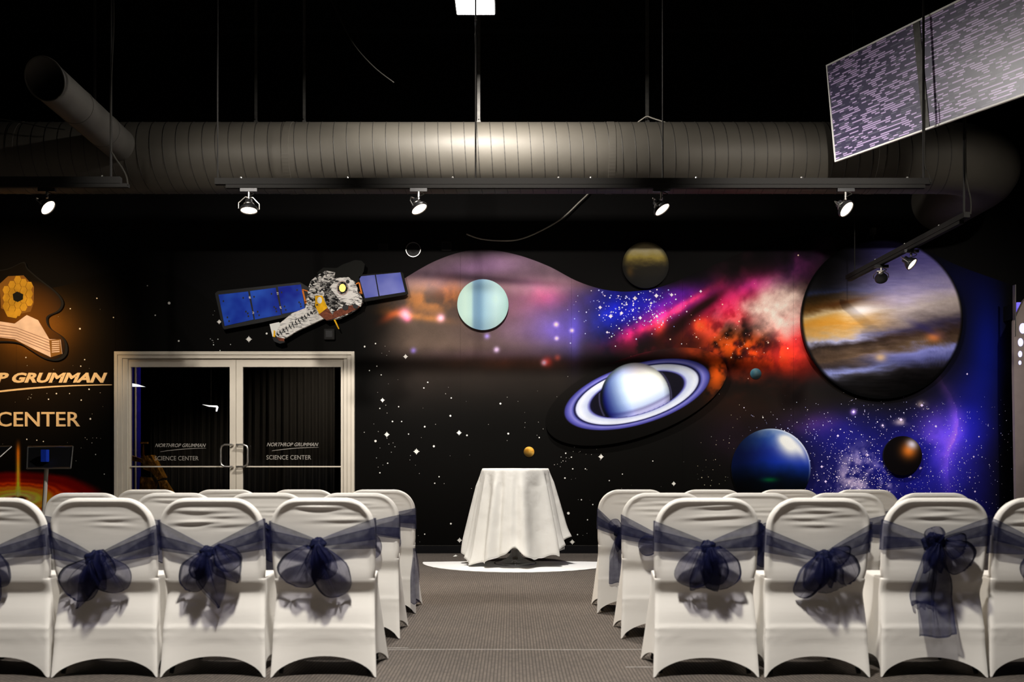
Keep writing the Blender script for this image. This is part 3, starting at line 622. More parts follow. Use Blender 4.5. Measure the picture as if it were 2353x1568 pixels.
def jupiter(X, Y, R, A):
    wv = (fbm(X, Y*3.0, 90, 5, 11)-.5)*38+(fbm(X*.6, Y*3, 18, 4, 12)-.5)*11
    y = Y+.12*(X-2021)+wv
    left = ramp(y, [540, 600, 640, 662, 676, 700, 716, 735, 752, 766, 785, 812, 830, 848, 862, 880, 920],
                [(18, 15, 12), (24, 20, 16), (40, 38, 44), (58, 66, 104), (60, 45, 25), (110, 75, 30), (225, 205, 165), (205, 145, 50), (190, 160, 110), (165, 165, 185), (44, 34, 26), (105, 84, 60), (62, 54, 52), (130, 136, 178), (60, 58, 62), (22, 19, 17), (9, 8, 8)])
    right = ramp(y, [540, 580, 620, 650, 690, 720, 745, 765, 785, 803, 818, 840, 862, 885, 920],
                 [(62, 56, 110), (96, 90, 162), (112, 104, 168), (140, 132, 182), (190, 176, 192), (184, 170, 160), (120, 108, 104), (60, 52, 70), (64, 48, 38), (92, 74, 54), (128, 130, 180), (74, 76, 116), (28, 24, 24), (13, 11, 11), (8, 7, 7)])
    t = sstep(1880, 2080, X+.35*(Y-700)*-1)[..., None]; C = left*(1-t)+right*t
    C += (fbm(X*.4, Y*2.5, 9, 4, 14)-.5)[..., None]*np.array((26, 24, 24))
    def mixc(mask, col):
        C[...] = C*(1-mask[..., None])+mask[..., None]*np.array(col, float)
    mixc(blob(X, Y, 1968, 716, 36, 13, -8), (238, 230, 220)); mixc(blob(X, Y, 1895, 738, 42, 14, -14)*.7, (222, 160, 56))
    mixc(blob(X, Y, 1925, 700, 50, 5, -12)*.8, (96, 55, 20))
    mixc(blob(X, Y, 2140, 776, 17, 11), (205, 125, 66)); mixc(blob(X, Y, 2120, 758, 40, 8, 25)*.7, (52, 46, 84))
    mixc(blob(X, Y, 2018, 824, 12, 8), (205, 165, 100)); mixc(blob(X, Y, 2060, 822, 60, 9, -5)*.4, (120, 126, 180))
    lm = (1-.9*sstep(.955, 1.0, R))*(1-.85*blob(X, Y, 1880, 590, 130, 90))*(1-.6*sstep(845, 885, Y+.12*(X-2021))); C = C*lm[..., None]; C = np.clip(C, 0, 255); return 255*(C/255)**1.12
printed_disc('planet_disc', 2021, 735, 184.5, 183, 0, jupiter, 'huge round panel printed with a banded brown and lavender gas giant', 'wall panel', .05, .03, nr=90, na=220)
def saturn(X, Y, R, A):
    C = mural_colour_soft(X, Y)*.8
    C = C+(blob(X, Y, 1645, 862, 22, 40, 10)*sstep(.35, .65, fbm(X, Y, 26, 4, 77)))[..., None]*np.array((190, 70, 8))+(blob(X, Y, 1600, 815, 40, 14, 25)*(.3+fbm(X, Y, 20, 4, 78)))[..., None]*np.array((120, 40, 8))+(blob(X, Y, 1450, 812, 70, 9, -16)*(.3+fbm(X, Y, 16, 4, 79)))[..., None]*np.array((120, 14, 40))
    th = math.radians(16.4); dx = X-1462; dy = -(Y-908); u = (dx*math.cos(th)+dy*math.sin(th))/170; v = (-dx*math.sin(th)+dy*math.cos(th))/68
    q = np.sqrt(u*u+v*v)
    ringc = ramp(q, [.60, .645, .665, .70, .80, .845, .862, .877, .893, .92, .97, 1.0, 1.025], [(14, 12, 26), (16, 15, 34), (92, 92, 170), (190, 200, 232), (226, 232, 246), (205, 212, 240), (30, 28, 70), (28, 26, 64), (80, 84, 168), (126, 124, 200), (80, 80, 168), (58, 56, 130), (10, 9, 12)])
    ringc = ringc*(1-.12*(fbm(X, Y, 26, 3, 22)[..., None]))
    mk = (sstep(.59, .62, q)*(1-sstep(1.0, 1.03, q)))[..., None]; C = C*(1-mk)+ringc*mk
    hole = ((q < .62) & (q > 0))[..., None]; C = np.where(hole, np.array((14, 12, 22)), C)
    # the globe; the near half of the ring passes in front of it
    gx = (X-1458)/80; gy = (Y-915)/80; g = np.sqrt(gx*gx+gy*gy)
    lat = (-(X-1458)*math.sin(th)*-1*.0+(Y-915)+.28*(X-1458)*1.0)/80; lat = ((Y-915)+.29*(X-1458)-14*(1-np.clip(gx, -1, 1)**2))/80
    gl = ramp(lat, [-1, -.75, -.45, -.1, .12, .2, .28, .42, .55, .8], [(205, 200, 210), (232, 234, 228), (240, 243, 238), (214, 226, 240), (176, 192, 226), (126, 128, 172), (168, 170, 214), (142, 142, 200), (110, 124, 190), (70, 80, 150)])
    shade = np.clip(1.0-1.0*np.clip(-gx+.25*gy-.15, 0, 1)**1.1*1.25, .06, 1)*np.clip(1.15-.55*g**6, 0, 1)
    gl = gl*shade[..., None]; gl[..., 2] += 70*np.clip(-gx+.1, 0, 1)*(1-sstep(.85, 1, g)); gl[..., 0] *= 1-.25*np.clip(-gx, 0, 1)
    gm = (1-sstep(.975, 1.005, g)); front = ((q > .655) & (v < 0)); gm = np.where(front, 0, gm)[..., None]
    C = C*(1-gm)+gl*gm
    halo = np.exp(-((g-1.03)/.02)**2)[..., None]*np.where((q < .63), 1, 0)[..., None]; return C+halo*np.array((42, 42, 60))
def mural_colour_soft(X, Y):
    lin = mural_colour(X+10, Y+6)/.92; s = np.where(lin <= .0031308, lin*12.92, 1.055*lin**(1/2.4)-.055)*255; return np.clip(s, 0, 250)
sat = printed_disc('ringed_planet_disc', 1460, 913, 217, 91.5, 19.2, saturn, 'tilted oval panel printed with a pale blue ringed planet', 'wall panel', .05, .03, nr=110, na=260)
def uranus(X, Y, R, A):
    C = ramp(X, [1050, 1070, 1083, 1090, 1102, 1118, 1140, 1160, 1170], [(188, 222, 216), (208, 240, 230), (198, 234, 230), (146, 188, 220), (142, 188, 226), (176, 216, 236), (200, 236, 240), (186, 226, 226), (160, 202, 202)])
    C = C*(1-.16*blob(X, Y, 1105, 662, 30, 12)[..., None])*(1-.12*sstep(720, 760, Y)[..., None]); C[..., :] += (blob(X, Y, 1140, 690, 26, 22)*18)[..., None]; return C
printed_disc('planet_disc', 1110, 703, 58.5, 58, 0, uranus, 'round pale cyan planet disc mounted above the draped table', 'wall panel', .04, .04, nr=30, na=90)
def venus(X, Y, R, A):
    n = fbm(X, Y*2, 26, 4, 33)
    C = ramp(Y+(n-.5)*20, [556, 575, 592, 605, 618, 640, 665], [(150, 142, 110), (170, 158, 122), (150, 132, 62), (84, 72, 36), (30, 26, 16), (15, 13, 10), (7, 6, 6)])
    C = C+blob(X, Y, 1446, 628, 8, 12)[..., None]*np.array((40, 26, 6)); return C*(1-.55*sstep(.8, 1, R))[..., None]
printed_disc('planet_disc', 1481.5, 612, 53, 53, 0, venus, 'dark olive planet disc high on the wall above the ringed planet', 'wall panel', .04, .03, nr=30, na=90)
def neptune(X, Y, R, A):
    n = fbm(X, Y, 40, 4, 35)
    C = ramp(Y+(n-.5)*40, [985, 1005, 1030, 1060, 1085, 1110, 1140, 1170], [(110, 134, 170), (36, 70, 150), (22, 40, 132), (16, 40, 140), (10, 34, 104), (8, 20, 46), (6, 10, 14), (5, 7, 8)])
    C = C*(.35+.65*sstep(1690, 1790, X))[..., None]*(1-.55*sstep(1060, 1115, Y))[..., None]
    mk = np.clip(blob(X, Y, 1812, 1028, 30, 22, 30)+blob(X, Y, 1800, 1010, 18, 12, 20)*.8+blob(X, Y, 1838, 1040, 8, 24, -30)*.4, 0, 1)[..., None]; C = C*(1-mk)+mk*np.array((215, 216, 212))
    C = C+blob(X, Y, 1765, 1103, 16, 5)[..., None]*np.array((0, 60, 10)); ed = (sstep(.955, .985, R)*np.clip((X-1740)/80, 0, 1)*np.clip((1110-Y)/90, 0, 1))[..., None]; return C*(1-ed)+ed*np.array((185, 190, 205))
printed_disc('planet_disc', 1768, 1077, 90.5, 91, 0, neptune, 'large deep blue planet disc with a white highlight low on the wall', 'wall panel', .04, .03, nr=44, na=120)
def mars(X, Y, R, A):
    C = np.zeros(X.shape+(3,))+np.array((9, 7, 8)); mk = blob(X, Y, 2083, 1036, 17, 17)[..., None]; C = C*(1-mk)+mk*np.array((205, 108, 30)); mk = blob(X, Y, 2090, 1022, 12, 10, 30)[..., None]; return C*(1-mk)+mk*np.array((205, 196, 205))
printed_disc('planet_disc', 2069, 1048, 44, 45, 0, mars, 'small dark disc with an orange glow beside the blue star field', 'wall panel', .04, .03, nr=24, na=72)
def earth(X, Y, R, A):
    n = fbm(X, Y, 9, 4, 41)[..., None]; C = np.array((40, 110, 140))*(1-n)+np.array((150, 175, 180))*n; s = np.clip(.55+(-(Y-860)-.3*(X-1736))/20, .15, 1.2); return C*s[..., None]
printed_disc('planet_disc', 1736, 859.5, 12.8, 12.5, 0, earth, 'tiny pale blue planet disc between the ringed planet and the gas giant', 'wall panel', .008, .006, nr=10, na=40)
def mercury(X, Y, R, A):
    n = fbm(X, Y, 7, 4, 43)[..., None]; C = np.array((160, 95, 10))*(1-n)+np.array((245, 205, 110))*n; s = np.clip(.75+(-(Y-1039)+.4*(X-1216))/20, .25, 1.15); return C*s[..., None]
printed_disc('planet_disc', 1215.5, 1039, 12, 12, 0, mercury, 'tiny golden planet disc just above the draped table', 'wall panel', .008, .006, nr=10, na=40)

# ================================================================== SPACE TELESCOPE CUT-OUT
k5 = .2125
def c5(pts): return [(480+x*k5, 560+y*k5) for x, y in pts]
def cut(parent, name, pts, mm, off0, off1, side=None):
    m = MB(); m.prism([(wx(x), wz(y)) for x, y in pts], D-off1, D-off0); return part(m, name, M[mm], parent)
t = thing('telescope_cutout', surf_pt(725, 690, 0), 'satellite cut-out with blue solar wings and silver foil body', 'wall cutout')
cut(t, 'wing_board', c5([(100, 560), (130, 535), (1010, 440), (1110, 500), (1110, 760), (600, 870), (200, 945), (180, 920)]), 'board_edge', .10, .125)
for pl in ([(140, 575), (455, 540), (515, 840), (205, 910)], [(475, 535), (750, 500), (810, 790), (530, 840)], [(775, 490), (1020, 465), (1065, 735), (820, 780)]):
    sp_ = cut(t, 'solar_panel', c5(pl), 'solar_blue', .125, .131)
    m = MB(); (ax, ay), (bx, by), (cx_, cy_), (dx_, dy_) = pl
    for (u, v_) in ((.12, .22), (.8, .2), (.15, .75), (.85, .75), (.8, .68), (.18, .88), (.85, .85)):
        x = (ax*(1-u)+bx*u)*(1-v_)+(dx_*(1-u)+cx_*u)*v_; y = (ay*(1-u)+by*u)*(1-v_)+(dy_*(1-u)+cy_*u)*v_
        m.prism([(wx(480+(x+9*math.cos(q))*k5), wz(560+(y+12*math.sin(q))*k5)) for q in [i*math.pi/3 for i in range(6)]], D-.1325, D-.131)
    part(m, 'fittings', M['board_edge'], sp_)['kind'] = 'stuff'
for pl in ([(462, 590), (478, 590), (486, 618), (468, 618)], [(500, 755), (518, 755), (522, 780), (504, 780)], [(760, 550), (780, 550), (784, 575), (766, 575)], [(795, 700), (815, 700), (818, 725), (798, 725)]): cut(t, 'hinge', c5(pl), 'foil_silver', .125, .134)
cut(t, 'wing_board', c5([(1620, 360), (2090, 328), (2115, 345), (2166, 560), (2140, 575), (1700, 650)]), 'shade_grey', .10, .125)
for pl in ([(1640, 380), (1810, 362), (1850, 590), (1705, 612)], [(1822, 361), (2085, 336), (2135, 545), (1862, 588)]): cut(t, 'solar_panel', c5(pl), 'solar_lilac', .125, .130)
cut(t, 'sunshade', c5([(1190, 340), (1260, 285), (1400, 290), (1470, 250), (1600, 203), (1670, 212), (1705, 250), (1690, 330), (1630, 440), (1500, 500), (1300, 440)]), 'shade_grey', .10, .13)
body = cut(t, 'foil_body', c5([(1105, 500), (1130, 430), (1200, 370), (1290, 320), (1390, 340), (1380, 400), (1530, 390), (1600, 440), (1650, 560), (1695, 640), (1660, 700), (1560, 770), (1440, 830), (1300, 850), (1180, 780), (1080, 640)]), 'foil_silver', .10, .15)
cut(t, 'foil_shadow_side', c5([(1280, 470), (1370, 420), (1400, 560), (1450, 660), (1400, 760), (1300, 690), (1270, 600)]), 'foil_dark', .15, .153)
cut(t, 'copper_foil', c5([(1380, 760), (1520, 700), (1680, 670), (1640, 720), (1500, 790), (1330, 850)]), 'foil_brown', .15, .154)
cut(t, 'foil_front', c5([(1330, 500), (1420, 400), (1540, 395), (1620, 480), (1640, 620), (1560, 680), (1440, 640)]), 'foil_tube', .15, .156)
def ell(cx, cy, a, b, n=28): return c5([(cx+a*math.cos(i*2*math.pi/n), cy+b*math.sin(i*2*math.pi/n)) for i in range(n)])
for i, (a, mm) in enumerate(((70, 'shield_line'), (60, 'foil_dark'), (48, 'shade_grey'), (38, 'mirror_gold'))): cut(t, 'ring_plate', ell(1470, 508, a*.92, a*1.12), mm, .156, .159+.002*i)
for cx, cy, r in ((1500, 715, 32), (1610, 700, 30), (1525, 440, 20)): cut(t, 'thruster', ell(cx, cy, r, r, 14), 'board_edge', .154, .162)
cut(t, 'foil_box', c5([(1600, 600), (1680, 640), (1665, 710), (1610, 680)]), 'foil_tube', .154, .165)
cut(t, 'yellow_box', c5([(1180, 592), (1255, 590), (1312, 720), (1222, 788), (1180, 700)]), 'gold_yellow', .15, .17)
cut(t, 'pale_patch', ell(1228, 640, 26, 36, 16), 'paper', .17, .172); cut(t, 'black_patch', c5([(1190, 685), (1212, 683), (1213, 695), (1191, 697)]), 'board_edge', .17, .172)
cut(t, 'copper_box', c5([(1312, 722), (1390, 830), (1300, 855), (1218, 790)]), 'foil_brown', .15, .168)
cut(t, 'telescope_tube', c5([(1090, 640), (1070, 720), (930, 775), (800, 880), (745, 1000), (770, 1030), (850, 1045), (1000, 955), (1270, 830), (1180, 700)]), 'foil_tube', .10, .145)
zz = []
for i in range(13):
    u = i/12; x = 775+u*(1170-775); y = 1010+u*(760-1010); w_ = 8+26*math.sin(math.pi*min(1, u+.12)); zz.append((x-10, y-w_*.3)); zz.append((x+14, y+w_ if i % 2 else y+w_*.6))
top = [(p[0], p[1]-(14 if i % 2 else 32)) for i, p in enumerate(zz)]
cut(t, 'foil_crease', c5(top+zz[::-1]), 'board_edge', .145, .1465)
cut(t, 'end_box', c5([(690, 892), (790, 870), (805, 895), (755, 990), (745, 1030), (722, 1025)]), 'paper', .10, .15)
cut(t, 'yellow_band', c5([(735, 955), (752, 965), (750, 1030), (730, 1028)]), 'gold_yellow', .15, .153)
cut(t, 'aperture_rim', c5([(718, 1035), (760, 1030), (840, 1045), (852, 1085), (800, 1100), (735, 1075)]), 'board_edge', .10, .145)
cut(t, 'aperture_foil', c5([(765, 1032), (848, 1045), (846, 1075), (790, 1068)]), 'foil_brown', .145, .149)
for pl in ([(1030, 520), (1045, 516), (1115, 540), (1112, 552)], [(1032, 530), (1050, 528), (1082, 665), (1066, 672)], [(1060, 660), (1082, 655), (1110, 610), (1100, 604)], [(1610, 455), (1640, 438), (1646, 450), (1614, 468)], [(1636, 448), (1652, 446), (1680, 566), (1664, 570)], [(1630, 545), (1640, 540), (1672, 560), (1668, 570)]): cut(t, 'strut', c5(pl), 'orange_bar', .12, .14)
cut(t, 'antenna', c5([(1365, 835), (1385, 832), (1432, 940), (1420, 942)]), 'gold_yellow', .11, .13)
for x, y in ((560, 710), (690, 700), (800, 690), (880, 660)): m = MB(); m.tube([surf_pt(x, y, .105), surf_pt(x, y, MUR+.002)], .012, 8); part(m, 'standoff', M['dark_metal'], t)

# ---- gold-mirrored telescope cut-out at the left
k6 = 300/759
def c6(pts): return [(x*k6, 560+y*k6) for x, y in pts]
t = thing('mirror_telescope_cutout', surf_pt(40, 720, 0), 'telescope cut-out with gold honeycomb mirror and layered sunshield', 'wall cutout')
ol = bezier([(x, y, 0) for x, y in [(-150, 200), (-60, 170), (60, 150), (150, 112), (175, 150), (250, 215), (340, 285), (380, 345), (360, 395), (300, 425), (290, 455), (310, 500), (380, 550), (403, 600), (395, 655), (345, 684), (270, 672), (190, 625), (120, 585), (0, 578), (-150, 600), (-260, 500), (-260, 320)]], 6)
olp = [(p.x, p.y) for p in ol]
cut(t, 'backing_board', c6(olp), 'board_edge', .03, .05)
ins = [((p[0]-60)*.965+60-2, (p[1]-400)*.97+400-2) for p in olp]
pl = c6(ins); X = np.array([p[0] for p in pl]); Y = np.array([p[1] for p in pl])
m = MB(); m.prism([(wx(x), wz(y)) for x, y in pl], D-.052, D-.05); o = part(m, 'sky_painted_glow', M['amber_glow_board'], t)
# mirror segments
hexr = 33
for i, (q, r_) in enumerate([(q, r_) for q in range(-2, 3) for r_ in range(-2, 3) if abs(q+r_) <= 2 and (q, r_) != (0, 0)]):
    cx = 118+hexr*1.02*1.5*q*.66; cy = 310+hexr*1.02*(math.sqrt(3)*(r_+q/2))*.8-q*6
    hp = [(cx+hexr*.66*math.cos(j*math.pi/3), cy+hexr*.80*math.sin(j*math.pi/3)) for j in range(6)]
    cut(t, 'mirror_segment', c6(hp), 'mirror_gold', .052, .060)
cut(t, 'mirror_hub', c6([(90, 300), (115, 285), (150, 300), (148, 330), (118, 345), (95, 335)]), 'shade_grey', .060, .066)
cut(t, 'mirror_frame', c6([(10, 240), (60, 195), (150, 190), (210, 255), (208, 350), (190, 400), (100, 420), (20, 380)]), 'mirror_edge', .0505, .0525)
cut(t, 'mirror_foot', c6([(40, 390), (130, 405), (110, 440), (60, 430)]), 'mirror_gold', .060, .064)
cut(t, 'sunshield', c6([(-200, 440), (0, 455), (100, 470), (170, 420), (235, 450), (300, 560), (365, 562), (375, 645), (310, 665), (220, 622), (100, 560), (0, 548), (-200, 520)]), 'shield', .052, .060)
for i in range(5):
    y0 = 470+i*17; cut(t, 'shield_layer', c6([(-200, y0-6), (0, y0+4), (110, y0+22-i*2), (305, 566+i*16), (303, 570+i*16), (110, y0+26-i*2), (0, y0+8), (-200, y0-2)]), 'shield_line', .060, .0625)
cut(t, 'shield_end', c6([(300, 565), (362, 560), (374, 645), (310, 665)]), 'mirror_edge', .060, .063)
for i in range(6): cut(t, 'end_rib', c6([(316, 572+i*12), (360, 568+i*12), (361, 574+i*12), (317, 578+i*12)]), 'shield', .063, .066)
for x, y in ((0, 700), (80, 740), (130, 800)): m = MB(); m.tube([surf_pt(x, y, .031), surf_pt(x, y, MUR+.002)], .012, 8); part(m, 'standoff', M['dark_metal'], t)

# ---- wall lettering
def lettering(name, body, x0, x1, yt, yb, shear, bold, label):
    t = thing(name, surf_pt((x0+x1)/2, yb, 0), label, 'lettering')
    v, f = text_mesh(body, 1, shear, bold); xs = [p[0] for p in v]; ys = [p[1] for p in v]; a, b, c, d = min(xs), max(xs), min(ys), max(ys)
    # split the outline mesh into its letters
    bm = bmesh.new(); bv = [bm.verts.new((wx(x0)+(p[0]-a)/(b-a)*(wx(x1)-wx(x0)), D-.02, wz(yb)+(p[1]-c)/(d-c)*(wz(yt)-wz(yb)))) for p in v]
    for q in f:
        try: bm.faces.new([bv[i] for i in q])
        except ValueError: pass
    seen = set(); comps = []
    for fc in bm.faces:
        if fc in seen: continue
        st_ = [fc]; seen.add(fc); cp = []
        while st_:
            g = st_.pop(); cp.append(g)
            for e in g.edges:
                for h in e.link_faces:
                    if h not in seen: seen.add(h); st_.append(h)
        comps.append(cp)
    comps.sort(key=lambda cp: min(vv_.co.x for g in cp for vv_ in g.verts))
    for cp in comps:
        vs_ = {}; V = []; Fq = []
        for g in cp:
            q = []
            for vv_ in g.verts:
                if vv_ not in vs_: vs_[vv_] = len(V); V.append(tuple(vv_.co))
                q.append(vs_[vv_])
            Fq.append(tuple(q))
        n = len(V); ec = {}
        for q in Fq:
            for i in range(len(q)):
                e = (q[i], q[(i+1) % len(q)]); ec[e] = 1
        sides = [(b_, a_, a_+n, b_+n) for (a_, b_) in ec if (b_, a_) not in ec]
        V2 = V+[(x, D-MUR-.002, z) for x, y, z in V]
        mb = MB(); mb.add(V2, Fq+sides); part(mb, 'letter', M['gold_letter'], t)
    bm.free(); return t
t = lettering('company_lettering', 'NORTHROP GRUMMAN', -218, 248, 857, 880.5, .3, .042, 'slanted gold company lettering above the long swoosh left of the doors')
v, f = swoosh(-210, 935, 258, 885, D-.012, 4.2, 0); m = MB(); m.add(v, f)
o = part(m, 'swoosh', M['gold_letter'], t); md = o.modifiers.new('s', 'SOLIDIFY'); md.thickness = .006
lettering('centre_lettering', 'SCIENCE CENTER', -222, 185, 947, 981, 0, .006, 'upright gold lettering ending in CENTER left of the doors')

# ---- small fittings on the wall
c = surf_pt(950, 575, 0); t = thing('ceiling_speaker', c, 'round black speaker with a pale rim beside the mural arch', 'speaker')
m = MB(); kk = D/F
def wall_disc(mb, px, py, r0, r1, ya, yb, n=36):
    v = []; f = []
    for (r, y) in ((r0, ya), (r1, ya), (r1, yb), (r0, yb)):
        for i in range(n): a = 2*math.pi*i/n; v.append((wx(px)+r*kk*math.cos(a), y, wz(py)+r*kk*math.sin(a)))
    for q in range(4):
        for i in range(n): f.append((q*n+i, q*n+(i+1) % n, ((q+1) % 4)*n+(i+1) % n, ((q+1) % 4)*n+i))
    mb.add(v, f)
wall_disc(m, 950, 575, 15.8, 17.2, D-.03, D); part(m, 'rim', M['steel'], t)
m = MB(); wall_disc(m, 950, 575, .5, 15.8, D-.014, D); part(m, 'grille', M['black_plastic'], t)
m = MB(); wall_disc(m, 950, 575, .5, 7, D-.02, D-.014); part(m, 'cone', M['dark_plastic'], t)
def plate(name, x0, y0, x1, y1, label, cat, mm, slats=0):
    t = thing(name, surf_pt((x0+x1)/2, y1, 0), label, cat); m = MB()
    frame_box(m, x0, y0, x1, y1, D-.012, D); part(m, 'back_plate', M[mm], t)
    m = MB(); e = 2.2
    for a in ((x0, y0, x1, y0+e), (x0, y1-e, x1, y1), (x0, y0+e, x0+e, y1-e), (x1-e, y0+e, x1, y1-e)): frame_box(m, *a, D-.022, D-.012)
    part(m, 'frame', M['dark_plastic'], t)
    for i in range(slats):
        m = MB(); y = y0+e+(i+.6)*(y1-y0-2*e)/slats; frame_box(m, x0+e, y-.6, x1-e, y+.6, D-.018, D-.012); part(m, 'slat', M['dark_plastic'], t)
plate('vent_grille', 869, 561, 891, 574, 'small slatted black vent left of the round speaker', 'vent', 'black_paint', 3)
plate('junction_box', 1015, 556, 1037, 577, 'dark square plate right of the round speaker', 'plate', 'black_plastic')
t = thing('wall_sensor', surf_pt(758, 782, 0), 'square black box under the satellite cut-out', 'box')
m = MB(); frame_box(m, 746, 757, 771, 782.5, D-.06, D); o = part(m, 'housing', M['dark_plastic'], t); md = o.modifiers.new('b', 'BEVEL'); md.width = .012; md.segments = 3
m = MB(); frame_box(m, 751, 762, 766, 777, D-.066, D-.06); part(m, 'cover', M['black_plastic'], t)
t = thing('wall_bracket', surf_pt(2003, 545, 0), 'tiny bracket on the wall above the gas giant', 'bracket')
m = MB(); frame_box(m, 1998, 527, 2008, 541, D-.08, D-.0); part(m, 'clip', M['strap'], t); m = MB(); m.tube([surf_pt(2003, 541, .06), surf_pt(2003, 556, .06)], .006, 8); part(m, 'pin', M['strap'], t)

# ================================================================== DUCTS, HANGERS
DY, DR = 10.0, .345; DZ = HC+(HY-364)*DY/F
t = thing('air_duct', (0, DY, DZ), 'long round spiral duct under the ceiling with an open branch at the left', 'duct')
x0 = XL+.05; x1 = 4.3
m = MB(); path = [(x0, DY, DZ), (x1, DY, DZ)]
for i in range(1, 9): a = i/8*math.pi/2; path.append((x1+.7*math.sin(a), DY+.7*(1-math.cos(a)), DZ))
path.append((x1+.7, D-.01, DZ))
m.tube(path, DR, 64); o = part(m, 'duct_body', M['duct'], t, smooth=True); autosmooth(o, 40)
# helical lock seam
m = MB(); n = 0; pitch = .1275; tn = (x1-x0)/pitch; v = []; f = []; steps = int(tn*40)
for i in range(steps+1):
    a = 2*math.pi*i/40; x = x0+pitch*i/40
    for dx, rr in ((-.006, DR-.001), (0, DR+.004), (.006, DR-.001)): v.append((x+dx, DY+rr*math.cos(a), DZ+rr*math.sin(a)))
for i in range(steps):
    for q in range(2): f.append((i*3+q, i*3+q+1, (i+1)*3+q+1, (i+1)*3+q))
m.add(v, f); o = part(m, 'spiral_seam', M['seam'], t, smooth=True)
for px in (672, 1400, 2000, 60):
    c = (px-CX)*DY/F; m = MB(); m.tube([(c-.035, DY, DZ), (c-.034, DY, DZ), (c+.034, DY, DZ), (c+.035, DY, DZ)], [DR, DR+.004, DR+.004, DR], 64); part(m, 'joint_band', M['duct'], t)
# branch duct
e = P(103, 181, 8.1); j = Vector((e.x-.02, DY-.1, e.z-.02)); t2 = t
n = 40; R = .158; v = []; f = []
ax = (j-e).normalized(); u = ax.orthogonal().normalized(); u = Vector((1, 0, 0)); u = (u-ax*u.dot(ax)).normalized(); w_ = ax.cross(u)
if w_.z < 0: w_ = -w_
for (ci, rr, cutk) in ((j, R, 0), (e, R, 1), (e, R-.006, 1), (j, R-.006, 0)):
    for i in range(n):
        a = 2*math.pi*i/n; p = ci+(u*math.cos(a)+w_*math.sin(a))*rr
        if cutk: p = p-ax*(math.sin(a)*.06)
        v.append(p)
for q in range(3):
    for i in range(n): f.append((q*n+i, q*n+(i+1) % n, (q+1)*n+(i+1) % n, (q+1)*n+i))
m = MB(); m.add(v, f); o = part(m, 'branch_body', M['duct_dark'], t2, smooth=True); autosmooth(o, 40)
m = MB(); rim = [e+(u*math.cos(2*math.pi*i/n)+w_*math.sin(2*math.pi*i/n))*(R+.002)-ax*(math.sin(2*math.pi*i/n)*.06) for i in range(n+1)]
m.tube(rim, .005, 6, caps=False); part(m, 'rolled_rim', M['duct_dark'], t2)
for s in (.33, .66):
    cc = e.lerp(j, s); m = MB(); m.tube([cc-ax*.02, cc-ax*.019, cc+ax*.019, cc+ax*.02], [R, R+.004, R+.004, R], n); part(m, 'joint_band', M['duct_dark'], t2)
# hangers
def hanger(px, wpx, label, y=DY):
    x = (px-CX)*y/F; h = wpx*y/F/2; t = thing('duct_hanger', (x, y, DZ+DR), label, 'hanger', 'straps holding the long duct')
    m = MB(); m.box((x-h, y-.006, DZ+DR-.004), (x+h, y+.006, ZC-.3)); part(m, 'strap', M['strap'], t)
    m = MB(); m.box((x-h*1.3, y-.012, DZ+DR-.006), (x+h*1.3, y+.012, DZ+DR+.03)); m.tube([(x, y-.02, DZ+DR+.05), (x, y+.02, DZ+DR+.05)], .008, 8); part(m, 'clamp', M['strap'], t)
hanger(218, 5, 'thin strap above the duct near the open branch duct'); hanger(588, 6, 'faint strap above the duct right of the left hanging rod'); hanger(699, 6, 'strap above the duct between the two left spotlights')
hanger(1100, 7, 'bright strap above the duct under the ceiling lamp'); hanger(1487, 8, 'dark strap with a pale cable loop above the duct')
m = MB(); yy = DY-.03; m.tube(bezier([P(1463, 283.5, yy), P(1476, 274, yy), P(1487, 268, yy), P(1500, 272, yy), P(1535, 283.5, yy)], 8), .007, 8); tag(m.build('cable_loop', M['pale_cable'], smooth=True), 'pale cable arched over the duct at the dark strap', 'cable')
m = MB(); yy = D-.05; m.tube(bezier([P(1072, 538, yy), P(1100, 548, yy), P(1140, 553, yy), P(1190, 551, yy), P(1240, 532, yy), P(1290, 503, yy), P(1330, 466, yy), P(1355, 440, yy), P(1372, 400, yy)], 8), .0085, 8); tag(m.build('hanging_cable', M['pale_cable'], smooth=True), 'thin cable sagging in a curve above the mural arch', 'cable')
m = MB(); yy = 9.2; m.tube(bezier([(P(700, 0, yy).x, yy, ZC-.005), P(735, -60, yy), P(770, 18, yy), P(785, 50, yy), P(815, 105, yy), P(860, 155, yy), P(905, 190, yy)], 8), .006, 8); tag(m.build('hanging_cable', M['cable'], smooth=True), 'faint cable drooping from the ceiling left of the lamp', 'cable')
m = MB(); yy = 9.6; m.tube(bezier([P(-40, 268, yy), P(40, 280, yy), P(100, 292, yy), P(150, 298, yy)], 8), .006, 8); tag(m.build('hanging_cable', M['cable'], smooth=True), 'faint cable lying along the duct at the far left', 'cable')

